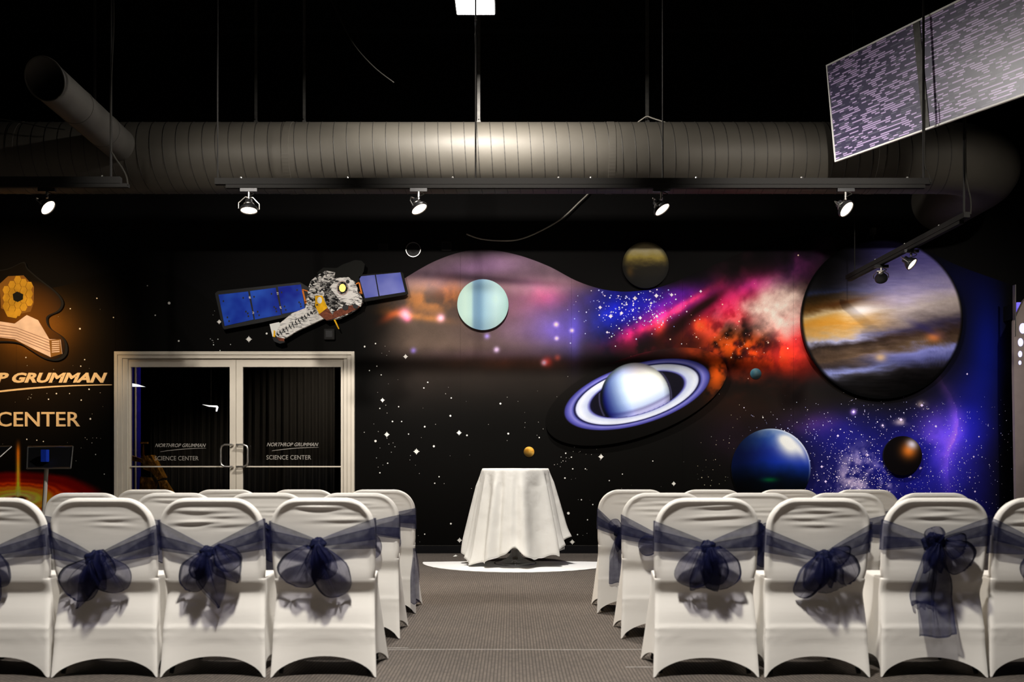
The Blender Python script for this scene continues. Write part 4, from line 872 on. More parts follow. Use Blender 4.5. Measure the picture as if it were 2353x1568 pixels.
# ================================================================== TRACK LIGHTING
TY = 8.2
def spotlight(px, py_track, y, aim, label, zt=None, power=1.0, col=(1, .78, .52), cone=100, lit=True, r=.070, drop=.125, x=None, blend=.8, soft=.03):
    if x is None: x = (px-CX)*y/F
    t = thing('track_spotlight', (x, y, zt), label, 'spotlight', 'spotlights on the tracks')
    aim = Vector(aim).normalized(); c = Vector((0, 0, -drop))
    m = MB(); m.box((-.07, -.016, -.028), (.07, .016, 0)); m.build('adapter', M['dark_metal'], t)
    m = MB(); m.tube([(0, 0, -.028), (0, 0, -drop+.07)], .011, 10); m.build('stem', M['steel'], t)
    rot = aim.to_track_quat('-Z', 'Y')
    hd = bpy.data.objects.new('lamp_head', None)
    m = MB(); m.lathe([(.018, .085), (.03, .082), (.032, .05), (.045, .035), (r*.97, .012), (r+.004, 0), (r+.004, -.016), (r-.004, -.016), (r-.004, -.006)], 32)
    h = m.build('lamp_head', M['dark_metal'], t, smooth=True); autosmooth(h, 40); h.location = c-aim*0; h.rotation_mode = 'QUATERNION'; h.rotation_quaternion = rot
    m = MB(); m.lathe([(r-.004, -.008), (r*.5, -.012), (.0005, -.013)], 32); m.build('lens', M['lens'] if lit else M['lamp_off'], h, smooth=True)
    m = MB(); m.lathe([(r*.55, .05), (r*.62, .045), (r*.66, .03), (r*.58, .03)], 24); m.build('cooling_ring', M['steel'], h, smooth=True)
    m = MB(); yk = [(-r-.012, 0, 0), (-r-.012, 0, .05), (-.03, 0, .105), (.03, 0, .105), (r+.012, 0, .05), (r+.012, 0, 0)]
    m.tube(yk, .005, 8); m.build('yoke', M['steel'], h)
    m = MB(); q0 = Vector((.01, -.012, -.03)); m.tube(bezier([q0, (.045, -.02, -.05), (.01, -.02, -.07), c-aim*.085+Vector((.02, 0, 0)), c-aim*.08], 6), .0035, 6); m.build('lamp_cord', M['cable'], t)
    if lit and power > 0:
        ld = bpy.data.lights.new('spot_light', 'SPOT'); ld.energy = POWER_TRACK*power; ld.color = col; ld.spot_size = math.radians(cone); ld.spot_blend = blend; ld.shadow_soft_size = soft
        lo = bpy.data.objects.new('spot_light', ld); COL.objects.link(lo); lo.parent = t; lo.location = c+aim*.02; lo.rotation_mode = 'QUATERNION'; lo.rotation_quaternion = rot
    return t
def rail(name, a, b, h, wd, label, rods, par_extra=None, knobs=(), low=None):
    a = Vector(a); b = Vector(b); t = thing(name, a, label, 'light track'); d = (b-a).normalized(); s = d.cross(Vector((0, 0, 1))).normalized()
    def bar(a, b, z0, z1, w, nm, mm):
        m = MB(); v = []
        for p in (a, b):
            for (q, z) in ((-w/2, z0), (w/2, z0), (w/2, z1), (-w/2, z1)): v.append(p+s*q+Vector((0, 0, z)))
        m.add(v, [(0, 1, 2, 3), (7, 6, 5, 4), (0, 4, 5, 1), (1, 5, 6, 2), (2, 6, 7, 3), (3, 7, 4, 0)]); return part(m, nm, M[mm], t)
    bar(a, b, -h, 0, wd, 'support_rail', 'track_metal')
    la, lb = low or (a+d*.09, b-d*.05); bar(la, lb, -h-.03, -h, wd*.8, 'power_track', 'track_metal')
    for kx in knobs:
        p = a+d*kx; m = MB(); m.lathe([(.0005, .018), (.009, .014), (.012, .004), (.012, 0)], 12, tuple(p)); part(m, 'bolt', M['steel'], t)
    for rx, rr in rods:
        p = a+d*rx; m = MB(); m.tube([p, (p.x, p.y, ZC-.3 if p.y < D else 3.6)], rr, 8); part(m, 'hanging_rod', M['track_metal'], t)
    return t
zt = P(0, 411, TY).z; RH = .05
xa = P(495, 0, TY).x; xb = P(2138, 0, TY).x; kx = lambda px: (px-495)*TY/F
t = rail('light_track', (xa, TY, zt), (xb, TY, zt), RH, .05, 'long light track hung in front of the duct', [(kx(500), .006), (kx(1093), .007), (kx(1523), .006), (kx(2122), .011)], knobs=[kx(q) for q in (553, 798, 1040, 1284, 1358, 1600, 1842, 2085)])
m = MB(); m.tube(bezier([P(2125, 230, TY-.03), P(2125, 370, TY-.03), P(2133, 395, TY-.03), P(2139, 420, TY-.03)], 8), .006, 8); part(m, 'feed_cable', M['cable'], t)
xa2 = P(-330, 0, TY).x; xb2 = P(278, 0, TY).x
t = rail('light_track', (xa2, TY, zt+.012), (xb2, TY, zt+.012), .055, .05, 'short light track at the far left with a curved feed cable', [((255+330)*TY/F, .010), ((-200+330)*TY/F, .008)], knobs=[(235+330)*TY/F], low=(Vector((xa2+.1, TY, zt+.012)), Vector((P(296, 0, TY).x, TY, zt+.012))))
m = MB(); yy = TY-.03; m.tube(bezier([P(260, -40, yy), P(261, 60, yy), P(256, 180, yy), P(255, 330, yy), P(262, 358, yy), P(280, 385, yy), P(290, 405, yy), P(294, 425, yy)], 8), .0065, 8); part(m, 'feed_cable', M['cable'], t)
zr = 3.1; ya = F*(zr-HC)/(HY-487); yb = F*(zr-HC)/(HY-633); pa = P(2222, 487, ya); pb = P(1948, 633, yb)
t = rail('light_track', pa, pb, .045, .05, 'dark light track slanting away in front of the gas giant', [(.05, .010), ((pb-pa).length-.2, .006)], knobs=(.5, 1.2, 1.9))
m = MB(); m.tube(bezier([pa+Vector((.0, .02, .9)), pa+Vector((0, .02, .35)), pa+Vector((.03, .0, .1)), pa+Vector((.03, .0, -.02))], 8), .006, 8); part(m, 'feed_cable', M['cable'], t)
zs = zt-RH-.03
spotlight(108, 0, TY, (.75, -.1, -.65), 'amber spotlight on the far left track facing right', zs, drop=.15)
spotlight(572, 0, TY, (.05, -.2, -.98), 'spotlight under the long track pointing straight down', zs, drop=.17)
spotlight(962, 0, TY, (.45, -.25, -.85), 'tilted spotlight under the long track left of the middle', zs, drop=.16)
spotlight(1520, 0, TY, (.5, -.3, -.8), 'tilted spotlight under the long track right of the middle', zs, drop=.165)
spotlight(1943, 0, TY, (.5, -.55, -.65), 'tilted spotlight near the right end of the long track', zs, drop=.165)
spotlight(-90, 0, TY, (surf_pt(40, 760, 0)[0]-P(-90, 0, TY).x, D-TY, surf_pt(0, 770, 0)[2]-zs), 'amber spotlight on the left track aimed at the gold lettering', zs, power=6.5, cone=48, col=(1, .68, .36), blend=1)
dt = (pb-pa).normalized(); L_ = (pb-pa).length
for fr, aim, lb, lit in ((.40, (.55, -.45, -.6), 'lit spotlight on the slanting track before the gas giant', True), (.66, (.30, .62, -.42), 'turned-away spotlight on the slanting track before the gas giant', True)):
    p = pa+dt*L_*fr; spotlight(0, 0, p.y, aim, lb, p.z-.075, x=p.x, lit=lit, r=.058, drop=.13, power=.6 if fr < .5 else 1.2, col=(1, .78, .52) if fr < .5 else (.8, .78, 1), cone=100 if fr < .5 else 95)

# unseen track and spotlights added over the chairs to light the mural
WY, WZ = 4.6, 4.75
rail('light_track', (-3.6, WY, WZ), (4.6, WY, WZ), RH, .05, 'added light track over the chair rows carrying the mural spotlights', [(.3, .006), (4.1, .006), (7.9, .006)], knobs=())
for x, tx_, tz_, pw, lb in ((-2.6, -2.4, 2.3, 1.2, 'added mural spotlight over the left chairs'), (-.2, .0, 2.5, 1.75, 'added mural spotlight over the aisle'), (2.2, 2.75, 2.35, 1.6, 'added mural spotlight over the right chairs near the aisle'), (4.2, 4.7, 2.0, 1.15, 'added mural spotlight over the far right chairs')):
    spotlight(0, 0, WY, (tx_-x, D-WY, tz_-WZ+.2), lb, WZ-RH-.03, x=x, power=pw*POWER_WALLWASH/POWER_TRACK, cone=37, blend=1.0, col=(1, .93, .84), drop=.15, soft=.07)

for x, y, z, aim, lb, pw in NEXT_ROOM_SPOTS:
    rail('light_track', (x-.3, y, z+.1), (x+.3, y, z+.1), .05, .05, 'short light track of the '+lb, [(.3, .006)])
    spotlight(0, 0, y, aim, lb, z+.02, x=x, power=pw, cone=110)

# ================================================================== CEILING LAMPS
def highbay(x, y, z, power, label, sz=.328, spread=180):
    t = thing('ceiling_lamp', (x, y, z), label, 'lamp', 'square ceiling lamps')
    h = sz/2
    m = MB(); m.box((-h-.01, -h-.01, .012), (h+.01, h+.01, .09)); m.build('housing', M['dark_metal'], t)
    m = MB(); m.box((-h, -h, 0), (h, h, .012)); m.build('diffuser', M['highbay_lens'], t)
    for i in range(6):
        m = MB(); xx = -h+(i+.5)*sz/6; m.box((xx-.006, -h, .09), (xx+.006, h, .14)); m.build('cooling_fin', M['dark_metal'], t)
    m = MB(); m.tube([(0, 0, .09), (0, 0, ZC-.3-z)], .012, 8); m.build('drop_rod', M['dark_metal'], t)
    ld = bpy.data.lights.new('lamp_light', 'AREA'); ld.shape = 'SQUARE'; ld.size = sz*.95; ld.energy = power; ld.spread = math.radians(spread); ld.color = (1, .945, .87)
    lo = bpy.data.objects.new('lamp_light', ld); COL.objects.link(lo); lo.parent = t; lo.location = (0, 0, -.006)
    return t
highbay(P(1092, 0, 8.55).x, 8.55, 4.954, POWER_HIGHBAY_FRONT, 'bright square ceiling lamp at the top centre above the duct')
highbay(-.35, 2.35, 4.9, POWER_HIGHBAY_REAR, 'square ceiling lamp over the aisle behind the rows', spread=125)

# ================================================================== HANGING SOLAR ARRAY
tl = P(1900, 150, 9.4); bl = P(1920, 373, 9.35); br = P(2600, 133, 6.62); trp = tl+(br-bl)
X_ = (br-bl); Lx = X_.length; X_.normalize(); Y_ = (tl-bl); Ly = Y_.length; Y_ = (Y_-X_*Y_.dot(X_)); Y_.normalize(); Z_ = X_.cross(Y_)
skew = (tl-bl).dot(X_)
t = bpy.data.objects.new('solar_array_model', None); COL.objects.link(t); tag(t, 'long hanging solar array model with lavender dashes and white edges', 'model')
mw = Matrix((X_, Y_, Z_)).transposed().to_4x4(); mw.translation = bl; t.matrix_world = mw
def para(x0, x1, y0, y1, z0, z1, name, mm):
    v = []
    for z in (z0, z1):
        for x, y in ((x0, y0), (x1, y0), (x1, y1), (x0, y1)): v.append((x+skew*y/Ly, y, z))
    m = MB(); m.add(v, [(0, 3, 2, 1), (4, 5, 6, 7), (0, 1, 5, 4), (1, 2, 6, 5), (2, 3, 7, 6), (3, 0, 4, 7)]); return m.build(name, M[mm], t)
# side towards the camera: decide by normal
sgn = 1 if Z_.dot(Vector((0, 0, HC))-bl) > 0 else -1
Hh = Y_.dot(tl-bl); Ly = Hh
para(.012, Lx*.375, .012, Hh-.012, -.004, .004, 'cell_sheet', 'array'); para(Lx*.40, Lx, .012, Hh-.012, -.004, .004, 'cell_sheet', 'array')
para(Lx*.375, Lx*.40, .012, Hh-.012, -.01, .01, 'cross_bar', 'strap')
para(0, Lx, 0, .014, -.012, .012, 'edge_strip', 'paper'); para(0, Lx, Hh-.014, Hh, -.012, .012, 'edge_strip', 'paper'); para(0, .014, .014, Hh-.014, -.012, .012, 'edge_strip', 'paper')
for fx in (.12, .78):
    m = MB(); p0 = Vector((Lx*fx+skew, Hh, 0)); wtop = mw @ p0; tgt = mw.inverted() @ Vector((wtop.x, wtop.y, ZC-.02)); m.tube([p0, tgt], .003, 6); m.build('hanging_wire', M['cable'], t)

# ================================================================== EXHIBIT STANDS, RIGHT-HAND PANEL
def stand(name, pts, post, box, y, label):
    c = P(post[-1][0], 0, y); t = thing(name, (c.x, y, 0), label, 'stand'); m = MB()
    q = [P(a, b, y) for a, b in pts]; 
    q = [Vector((p.x, y+(.12 if i < 2 else -.06), p.z)) for i, p in enumerate(q)]
    for i in range(4): m = MB(); m.tube([q[i], q[(i+1) % 4]], .009, 8); part(m, 'frame_bar', M['steel'], t)
    m = MB(); m.add(q+[p+Vector((0, .006, .004)) for p in q], [(3, 2, 1, 0), (4, 5, 6, 7)]); part(m, 'sign_panel', M['black_plastic'], t)
    pp = [P(a, b, y+.02) for a, b in post]; pp.append(Vector((pp[-1].x, pp[-1].y, 0.01))); m = MB(); m.tube(bezier(pp, 6), .022, 12); part(m, 'post', M['white_post'], t, smooth=True)
    m = MB(); a = P(box[0], box[1], y); b = P(box[2], box[3], y); m.box((a.x, y-.07, b.z), (b.x, y, a.z)); part(m, 'blue_clip', M['blue_box'], t)
    m = MB(); m.lathe([(.0005, .02), (.15, .018), (.16, .008), (.16, 0)], 28, (pp[-1].x, pp[-1].y, 0)); part(m, 'foot', M['white_post'], t, smooth=True)
stand('sign_stand', [(51, 1027), (156, 1026), (168, 1076), (68, 1077)], [(108, 1062), (106, 1090), (103, 1140), (100, 1190)], (101, 1034, 113, 1062), 10.6, 'slim white stand with a tilted framed sign before the black hole print')
stand('sign_stand', [(-100, 1030), (13, 1026), (-2, 1058), (-90, 1062)], [(-50, 1055), (-52, 1090), (-54, 1140), (-56, 1190)], (-58, 1030, -43, 1056), 10.4, 'stand whose tilted sign frame shows only at the left picture edge')
yp = 11.0; c = P(2340, 1250, yp); t = thing('exhibit_panel', (c.x, yp, 0), 'grey exhibit panel with a column of lit round holes at the right', 'panel')
base = P(2331, 750, yp); rt = P(2480, 750, yp)
prof = [(P(2337, 0, yp).x, 0), (rt.x, 0), (rt.x, P(0, 560, yp).z), (P(2353, 0, yp).x, P(0, 690, yp).z), (P(2330, 0, yp).x, P(0, 738, yp).z), (P(2330, 0, yp).x, P(0, 850, yp).z)]
m = MB(); m.prism(prof, yp, yp+.05); part(m, 'panel_board', M['grey_panel'], t)
for (px, py, rx, ry) in ((2350, 755, 8, 12), (2345, 787, 6, 9.5), (2344, 814, 4.6, 7.3), (2343.5, 834, 3.4, 5)):
    m = MB(); m.prism([(P(px+rx*math.cos(q), 0, yp).x, P(0, py+ry*math.sin(q), yp).z) for q in [i*math.pi/12 for i in range(24)]], yp-.003, yp); part(m, 'lit_hole', M['lit_hole'], t)
m = MB(); m.box((P(2331, 0, yp).x, yp-.02, P(0, 690, yp).z-.4), (P(2331, 0, yp).x+.008, yp+.04, P(0, 655, yp).z)); part(m, 'edge_post', M['steel'], t)
m = MB(); a = P(2337, 695, yp+.3); b = P(2352, 730, yp+.3); m.box((a.x, yp+.3, b.z), (b.x+.2, yp+.32, a.z)); tb = thing('blue_lit_panel', (a.x, yp+.3, a.z), 'small violet lit panel above the grey exhibit panel', 'lit panel'); part(m, 'screen', M['blue_glow'], tb)
m = MB(); m.box((a.x, yp+.32, b.z), (b.x+.2, D, a.z)); part(m, 'box', M['black_plastic'], tb)

# ================================================================== FLOOR: MAT, SEAM, SCRAPS
m = MB(); n = 80; cxm = .06; poly = []
for i in range(n+1):
    a = math.pi+math.pi*i/n; poly.append((cxm+.99*math.cos(a), 10.42+1.06*math.sin(a)+.006*math.sin(i*1.7)))
for i in range(1, 20): poly.append((cxm+.99-1.98*i/20, 10.42+.10*math.sin(math.pi*i/20)+.004*math.sin(i*2.3)))
v = [(x, y, .002) for x, y in poly]+[(x, y, .008) for x, y in poly]; N_ = len(poly)
m.add(v, [tuple(range(N_, 2*N_)), tuple(range(N_-1, -1, -1))]+[(i, (i+1) % N_, N_+(i+1) % N_, N_+i) for i in range(N_)])
tag(m.build('floor_mat', M['mat_white']), 'white half-round mat on the carpet under the draped table', 'mat')
ys = F*HC/(1494-HY)
m = MB(); v = []; f = []
for i in range(61):
    x = XL+.2+(XR-XL-.4)*i/60; dy = .004*math.sin(i*1.3); v += [(x, ys+dy-.008, .0015), (x, ys+dy+.008, .0015)]
for i in range(60): f.append((2*i, 2*i+2, 2*i+3, 2*i+1))
m.add(v, f); fl = bpy.data.objects['floor']; m.build('carpet_seam', M['carpet_seam'], fl)
for (px0, px1, py) in ((888, 938, 1490), (1438, 1500, 1534)):
    y = F*HC/(py-HY); m = MB(); m.box(((px0-CX)*y/F, y-.006, 0), ((px1-CX)*y/F, y+.006, .0015)); m.build('carpet_seam', M['carpet_seam'], fl)
def scrap(px, py, s, label, mm='paper'):
    y = F*HC/(py-HY); c = ((px-CX)*y/F, y, .003); rg = random.Random(px); m = MB(); n = 10; v = [(0, 0, .02)]
    for i in range(n): a = 2*math.pi*i/n; r = s*(1 if i % 2 == 0 else .5)*rg.uniform(.8, 1.2); v.append((r*math.cos(a), r*math.sin(a), rg.uniform(0, .012)))
    m.add(v, [(0, 1+i, 1+(i+1) % n) for i in range(n)]); o = m.build('paper_star', M[mm], loc=None); o.location = c; md = o.modifiers.new('s', 'SOLIDIFY'); md.thickness = .002; tag(o, label, 'scrap')
scrap(1047, 1280, .035, 'crumpled pale star scrap on the carpet left of the table')

# ================================================================== TABLE WITH CLOTH
ty = 10.2; tx = P(1184, 0, ty).x; tz = HC+(HY-1077.5)*ty/F
t = thing('cocktail_table', (tx, ty, 0), 'tall pedestal table under the white cloth, its chrome foot showing', 'table')
m = MB(); m.lathe([(.0005, tz-.03), (.325, tz-.03), (.33, tz-.025), (.33, tz-.008), (.325, tz-.004), (.0005, tz-.004)], 48); m.build('table_top', M['wood'], t)
m = MB(); m.tube([(0, 0, .14), (0, 0, tz-.03)], .032, 20); m.build('column', M['chrome'], t, smooth=True)
m = MB(); m.lathe([(.0005, .008), (.215, .008), (.22, .014), (.21, .026), (.15, .04), (.09, .065), (.055, .10), (.042, .145), (.04, .16), (.0005, .16)], 40); m.build('pedestal_base', M['chrome'], t, smooth=True)
m = MB(); m.lathe([(.0005, .16), (.046, .16), (.046, .20), (.033, .205)], 20); m.build('collar', M['steel'], t, smooth=True)
# cloth: top disc and a skirt with folds
rg = np.random.RandomState(3); na = 220; nr = 40
A = np.linspace(0, 2*math.pi, na, endpoint=False); R0 = .337
ph = A+.12*np.sin(3*A+.7)+.07*np.sin(5*A+2)
fold = .55*np.cos(15*ph+.4)+.35*np.cos(10*ph+1.9)+.3*np.cos(23*ph+.8)*np.cos(2*A)
# hem height by direction: front (towards the camera) is -y
fr = np.cos(A+math.pi/2)    # 1 at -y
wrapd = lambda c: (A-c+math.pi) % (2*math.pi)-math.pi
hem = .115-.085*np.exp(-(wrapd(math.pi*1.2)/.42)**2)+.085*np.exp(-(wrapd(math.pi*1.485)/.20)**2)+.17*np.exp(-(wrapd(math.pi*1.96)/.30)**2)-.02*np.exp(-(wrapd(math.pi*1.68)/.2)**2)+.012*np.cos(13*ph)+.006*np.sin(23*A)
V = [(0, 0, tz)]; f = []
for i in range(1, 9):
    r = R0*i/8
    for a in A: V.append((r*math.cos(a), r*math.sin(a), tz+.0015*math.sin(7*a+i)))
for i in range(na): f.append((0, 1+i, 1+(i+1) % na))
rows = 8
for j in range(1, nr+1):
    s = j/nr; zdrop = s
    z = tz-.002-(tz-hem)*zdrop*(1-.0)
    flare = .165*s
    amp = .014+.05*s**.8
    rr = R0+.004+flare+fold*amp*min(1, s*5)
    if s > .82: rr = rr+.02*((s-.82)/.18)**2*np.cos(5*A+1)
    for i, a in enumerate(A): V.append((rr[i]*math.cos(a), rr[i]*math.sin(a), z[i])); 
    rows += 1
for j in range(rows-1):
    for i in range(na): f.append((1+j*na+i, 1+(j+1)*na+i, 1+(j+1)*na+(i+1) % na, 1+j*na+(i+1) % na))
o = link('tablecloth', V, f, M['cloth'], None, True); o.location = (tx, ty, 0); md = o.modifiers.new('s', 'SOLIDIFY'); md.thickness = .0025; md.offset = 1
tag(o, 'white cloth draped in folds over the tall table', 'tablecloth')

# ================================================================== CHAIRS
CH = .832
def ring_pts():
    """perimeter of the unit square, back side first (v = -1), denser near the corners"""
    e = [-1, -.975, -.94, -.90, -.86, -.81, -.72, -.56, -.38, -.19, 0, .19, .38, .56, .72, .81, .86, .90, .94, .975]
    return [(u, -1) for u in e]+[(1, v) for v in e]+[(-u, 1) for u in e]+[(-1, -v) for v in e]
RP = ring_pts()
def prof(z):
    zs = [0, .05, .10, .165, .18, .20, .215, .225, .245, .30, .365, .385, .41, .44, .47, .55, .65, .75, .84]
    ws = [.252, .250, .248, .2455, .245, .2445, .244, .2435, .243, .240, .236, .2355, .235, .2355, .236, .238, .239, .239, .239]
    yb = [.000, .006, .013, .0205, .017, .020, .0205, .018, .027, .036, .054, .056, .046, .028, .022, .008, -.012, -.034, -.055]
    return np.interp(z, zs, ws), np.interp(z, zs, yb)
def cover_mesh(seed):
    rg = random.Random(seed); V = []; f = []; n = len(RP)
    wr = [(rg.uniform(.70, .80), rg.uniform(-.10, .13), rg.uniform(.06, .14), rg.uniform(.0025, .0055), rg.uniform(-.2, .2)) for _ in range(rg.choice((4, 6, 8)))]
    archb = rg.uniform(.078, .092); tilt = rg.uniform(-.02, .02)
    def place(u, v, w, yb, yf, rc):
        hw = w; hd = (yf-yb)/2; cy = (yf+yb)/2; rc = min(rc, hd*.98)
        px, py = u*hw, v*hd; qx = max(-hw+rc, min(hw-rc, px)); qy = max(-hd+rc, min(hd-rc, py))
        dx, dy = px-qx, py-qy; l = math.hypot(dx, dy)
        if l > 1e-9: px, py = qx+dx/l*rc, qy+dy/l*rc
        return px, cy+py
    rings = []
    # skirt
    ts = [0, .015, .04, .08, .13, .19, .26, .33, .38, .41, .44, .46, .48, .50, .52, .56, .62, .70, .78, .84, .87, .90, .94, .97, 1.0]
    zseat = .445
    for t in ts:
        R = []
        for (u, v) in RP:
            if v == -1: h = archb*max(0, 1-(abs(u-tilt)/.93)**2.1)**.62+.003
            elif v == 1: h = .07*max(0, 1-(abs(u)/.9)**2.2)**.65+.003
            else: h = .062*max(0, 1-(abs(v)/.88)**2.2)**.65+.003
            z = h+(zseat-h)*t; w, yb = prof(z); yf = float(np.interp(z, [0, .2, .44], [.492, .478, .455]))
            x, y = place(u, v, w, yb, yf, .028)
            x *= 1-.17*min(1, t*1.1)*((v+1)/2)
            pull = (1-t)**1.6
            if abs(v) == 1: y += -v*.034*(1-abs(u)**2.4)*pull
            if abs(u) == 1: x += -u*(.042*(1-abs(v)**2.2)*pull+.016*(1-abs(v)**2)*math.sin(math.pi*t))
            # tucked pinch beside the back posts
            R.append((x, y, z))
        rings.append(R)
    # seat surface sweeping back to the backrest
    for s, z in ((.0, .452), (.03, .456), (.5, .456), (.97, .458), (1.0, .468)):
        R = []; w, yb = prof(z); yf = .452+(yb+.052-.452)*s if s > 0 else .450
        for (u, v) in RP: x, y = place(u, v, w-(.004 if 0 < s else 0), yb, yf, .028); R.append((x*(1-.17*(1-s)*((v+1)/2)), y, z))
        rings.append(R)
    rc = .138; zs = list(np.linspace(.49, CH-rc, 16))+[CH-rc+rc*math.sin(a) for a in np.linspace(.06, math.pi/2-.02, 24)]
    for z in zs:
        w, yb = prof(z); k = 0
        if z > CH-rc: w = w-rc+math.sqrt(max(0, rc**2-(z-CH+rc)**2)); 
        th = .052 if z < CH-.03 else .052*math.sqrt(max(.02, 1-((z-CH+.03)/.03)**2))
        yc = yb+.026; R = []
        for (u, v) in RP:
            x, y = place(u, v, w, yc-th/2, yc+th/2, .024)
            if v == -1 or abs(u) == 1 and v < .3:
                wgt = (1-abs(x/max(w, .02))**4) if v == -1 else 0
                # panel slightly sunk between the back posts
                if v == -1:
                    ex = prof(z)[0]-abs(x)
                    if z > CH-rc: ex = rc-math.hypot(max(0, abs(x)-(prof(z)[0]-rc)), z-(CH-rc)) if abs(x) > prof(z)[0]-rc else CH-z
                    q_ = max(0, min(1, (ex-.016)/.016)); y += .011*q_*q_*(3-2*q_)*float(np.interp(z, [.48, .56], [0, 1]))
                for (zc, xc, ln, am, sl) in wr:
                    zz_ = z-zc-sl*(x-xc)*.35; y += -am*math.exp(-(zz_/.0075)**2)*math.exp(-((x-xc)/ln)**2)*wgt+am*.8*math.exp(-((zz_+.013)/.008)**2)*math.exp(-((x-xc)/ln)**2)*wgt
            R.append((x, y, z))
        rings.append(R)
    for R in rings: V += R
    for i in range(len(rings)-1):
        for k in range(n): f.append((i*n+k, i*n+(k+1) % n, (i+1)*n+(k+1) % n, (i+1)*n+k))
    # close the top
    L = (len(rings)-1)*n; c = len(V); V.append((0, rings[-1][0][1]+.01, CH)); f += [(L+k, L+(k+1) % n, c) for k in range(n)]
    me = bpy.data.meshes.new('chair_cover'); me.from_pydata(V, [], f); me.materials.append(M['spandex'])
    me.polygons.foreach_set('use_smooth', np.ones(len(f), dtype=bool)); me.update(); return me
covers = [cover_mesh(s) for s in (1, 4, 9, 13, 21, 34)]
# the folded steel legs that show in shadow under the hem
mleg = {}
def leg_mesh():
    out = []
    for sx in (-1, 1):
        m = MB(); m.tube([(sx*.205, .05, .012), (sx*.165, .20, .43)], .011, 8); out.append(m)
        m = MB(); m.tube([(sx*.19, .435, .012), (sx*.15, .14, .43)], .011, 8); out.append(m)
    res = []
    for m in out:
        me = bpy.data.meshes.new('leg'); me.from_pydata(m.v, [], m.f); me.materials.append(M['dark_metal']); res.append(me)
    return res
legs = leg_mesh()

def back_y(z): return float(prof(max(0.02, z))[1])
def petal(rx, rz, tx_, tz_, W, kind, seed, bulge=.05, base=.012, sheets=2):
    """sheer bow loop or tail from the knot (rx, rz) to its tip; local chair coordinates, grows towards the viewer (-y)"""
    rg = random.Random(seed); m = MB(); L = math.hypot(tx_-rx, tz_-rz); dx, dz = (tx_-rx)/L, (tz_-rz)/L; nx, nz = -dz, dx
    ss = [0, .06, .13, .21, .3, .4, .5, .6, .69, .77, .84, .9, .95, .98, 1.0]; cs = [-1, -.94]+[-.94+1.88*q/26 for q in range(1, 26)]+[.94, 1]
    p1, p2, fq = rg.uniform(0, 6), rg.uniform(0, 6), rg.choice((2.4, 3.1, 3.6)); pk = rg.uniform(6.5, 9.5); pa_ = 1.75/pk
    for sh in range(sheets):
        V = []; f = []; mi = []
        for s in ss:
            g = min(1, .16+s*1.9)**.8
            if kind == 'loop': hw = W/2*g*math.sqrt(max(0, 1-max(0, (s-.58)/.42)**2.3))
            elif kind == 'point': hw = W/2*g*(1 if s < .5 else max(0, 1-((s-.5)/.5)**1.4))
            else: hw = W/2*min(1, .3+s*1.5)*(1+.08*math.sin(7*s+p1))
            cs_shift = .02*math.sin(2.5*s+p2)
            hw *= 1+.10*math.sin(6*s+p2)*s
            for c0 in cs:
                c = c0+pa_*math.sin(pk*c0+p1+sh*2)*(1-abs(c0)**3)*(1-.45*s)
                x = rx+dx*L*s+nx*(c*hw+cs_shift*L*s*2); z = rz+dz*L*s+nz*(c*hw)
                if kind == 'tail' and s > .93: z += .008*math.sin(c*3+p1)
                rip = .012*math.sin(fq*math.pi*c*.8+p1+sh)*(.35+.65*s)+.007*math.cos(pk*c0+p1+sh*2)+.006*math.sin(fq*2.1*c+p2+4*s)
                b = bulge*math.sin(math.pi*min(1, s*.9+.08))*(1-c*c*.8)
                if sheets == 1: o = base+.35*b+.02*math.sin(3*s+p1)*s+abs(rip)*.8
                elif sh == 0: o = base+.014+b+rip
                else: o = base+.006+.15*b+rip*.4
                if sheets == 2 and (abs(c0) == 1 or s == 1) and kind == 'loop': o = base+.5*bulge*math.sin(math.pi*min(1, s*.9+.08))+.010
                V.append((x, back_y(max(.05, min(.8, z)))-max(.004, o), z))
        nc = len(cs)
        for i in range(len(ss)-1):
            for k in range(nc-1):
                f.append((i*nc+k, i*nc+k+1, (i+1)*nc+k+1, (i+1)*nc+k)); mi.append(1 if (k in (0, nc-2) or i >= len(ss)-2) else (1 if i < 1 else 0))
        n0 = len(m.v); m.v += V; m.f += [tuple(q+n0 for q in g) for g in f]; m.mi += mi
    return m
def knot_mesh(kx, kz, r, seed):
    rg = random.Random(seed); m = MB(); nu, nv = 18, 12; V = []; f = []; a1, a2 = rg.uniform(0, 6), rg.uniform(0, 6)
    for j in range(nv+1):
        th = math.pi*j/nv
        for i in range(nu):
            ph_ = 2*math.pi*i/nu; rr = r*(1+.16*math.sin(5*ph_+a1+2*th)+.10*math.sin(3*th*2+a2+ph_))
            V.append((kx+rr*1.25*math.sin(th)*math.cos(ph_), back_y(kz)-.022+rr*.7*math.sin(th)*math.sin(ph_), kz+rr*math.cos(th)))
    for j in range(nv):
        for i in range(nu): f.append((j*nu+i, j*nu+(i+1) % nu, (j+1)*nu+(i+1) % nu, (j+1)*nu+i))
    m.add(V, f); return m
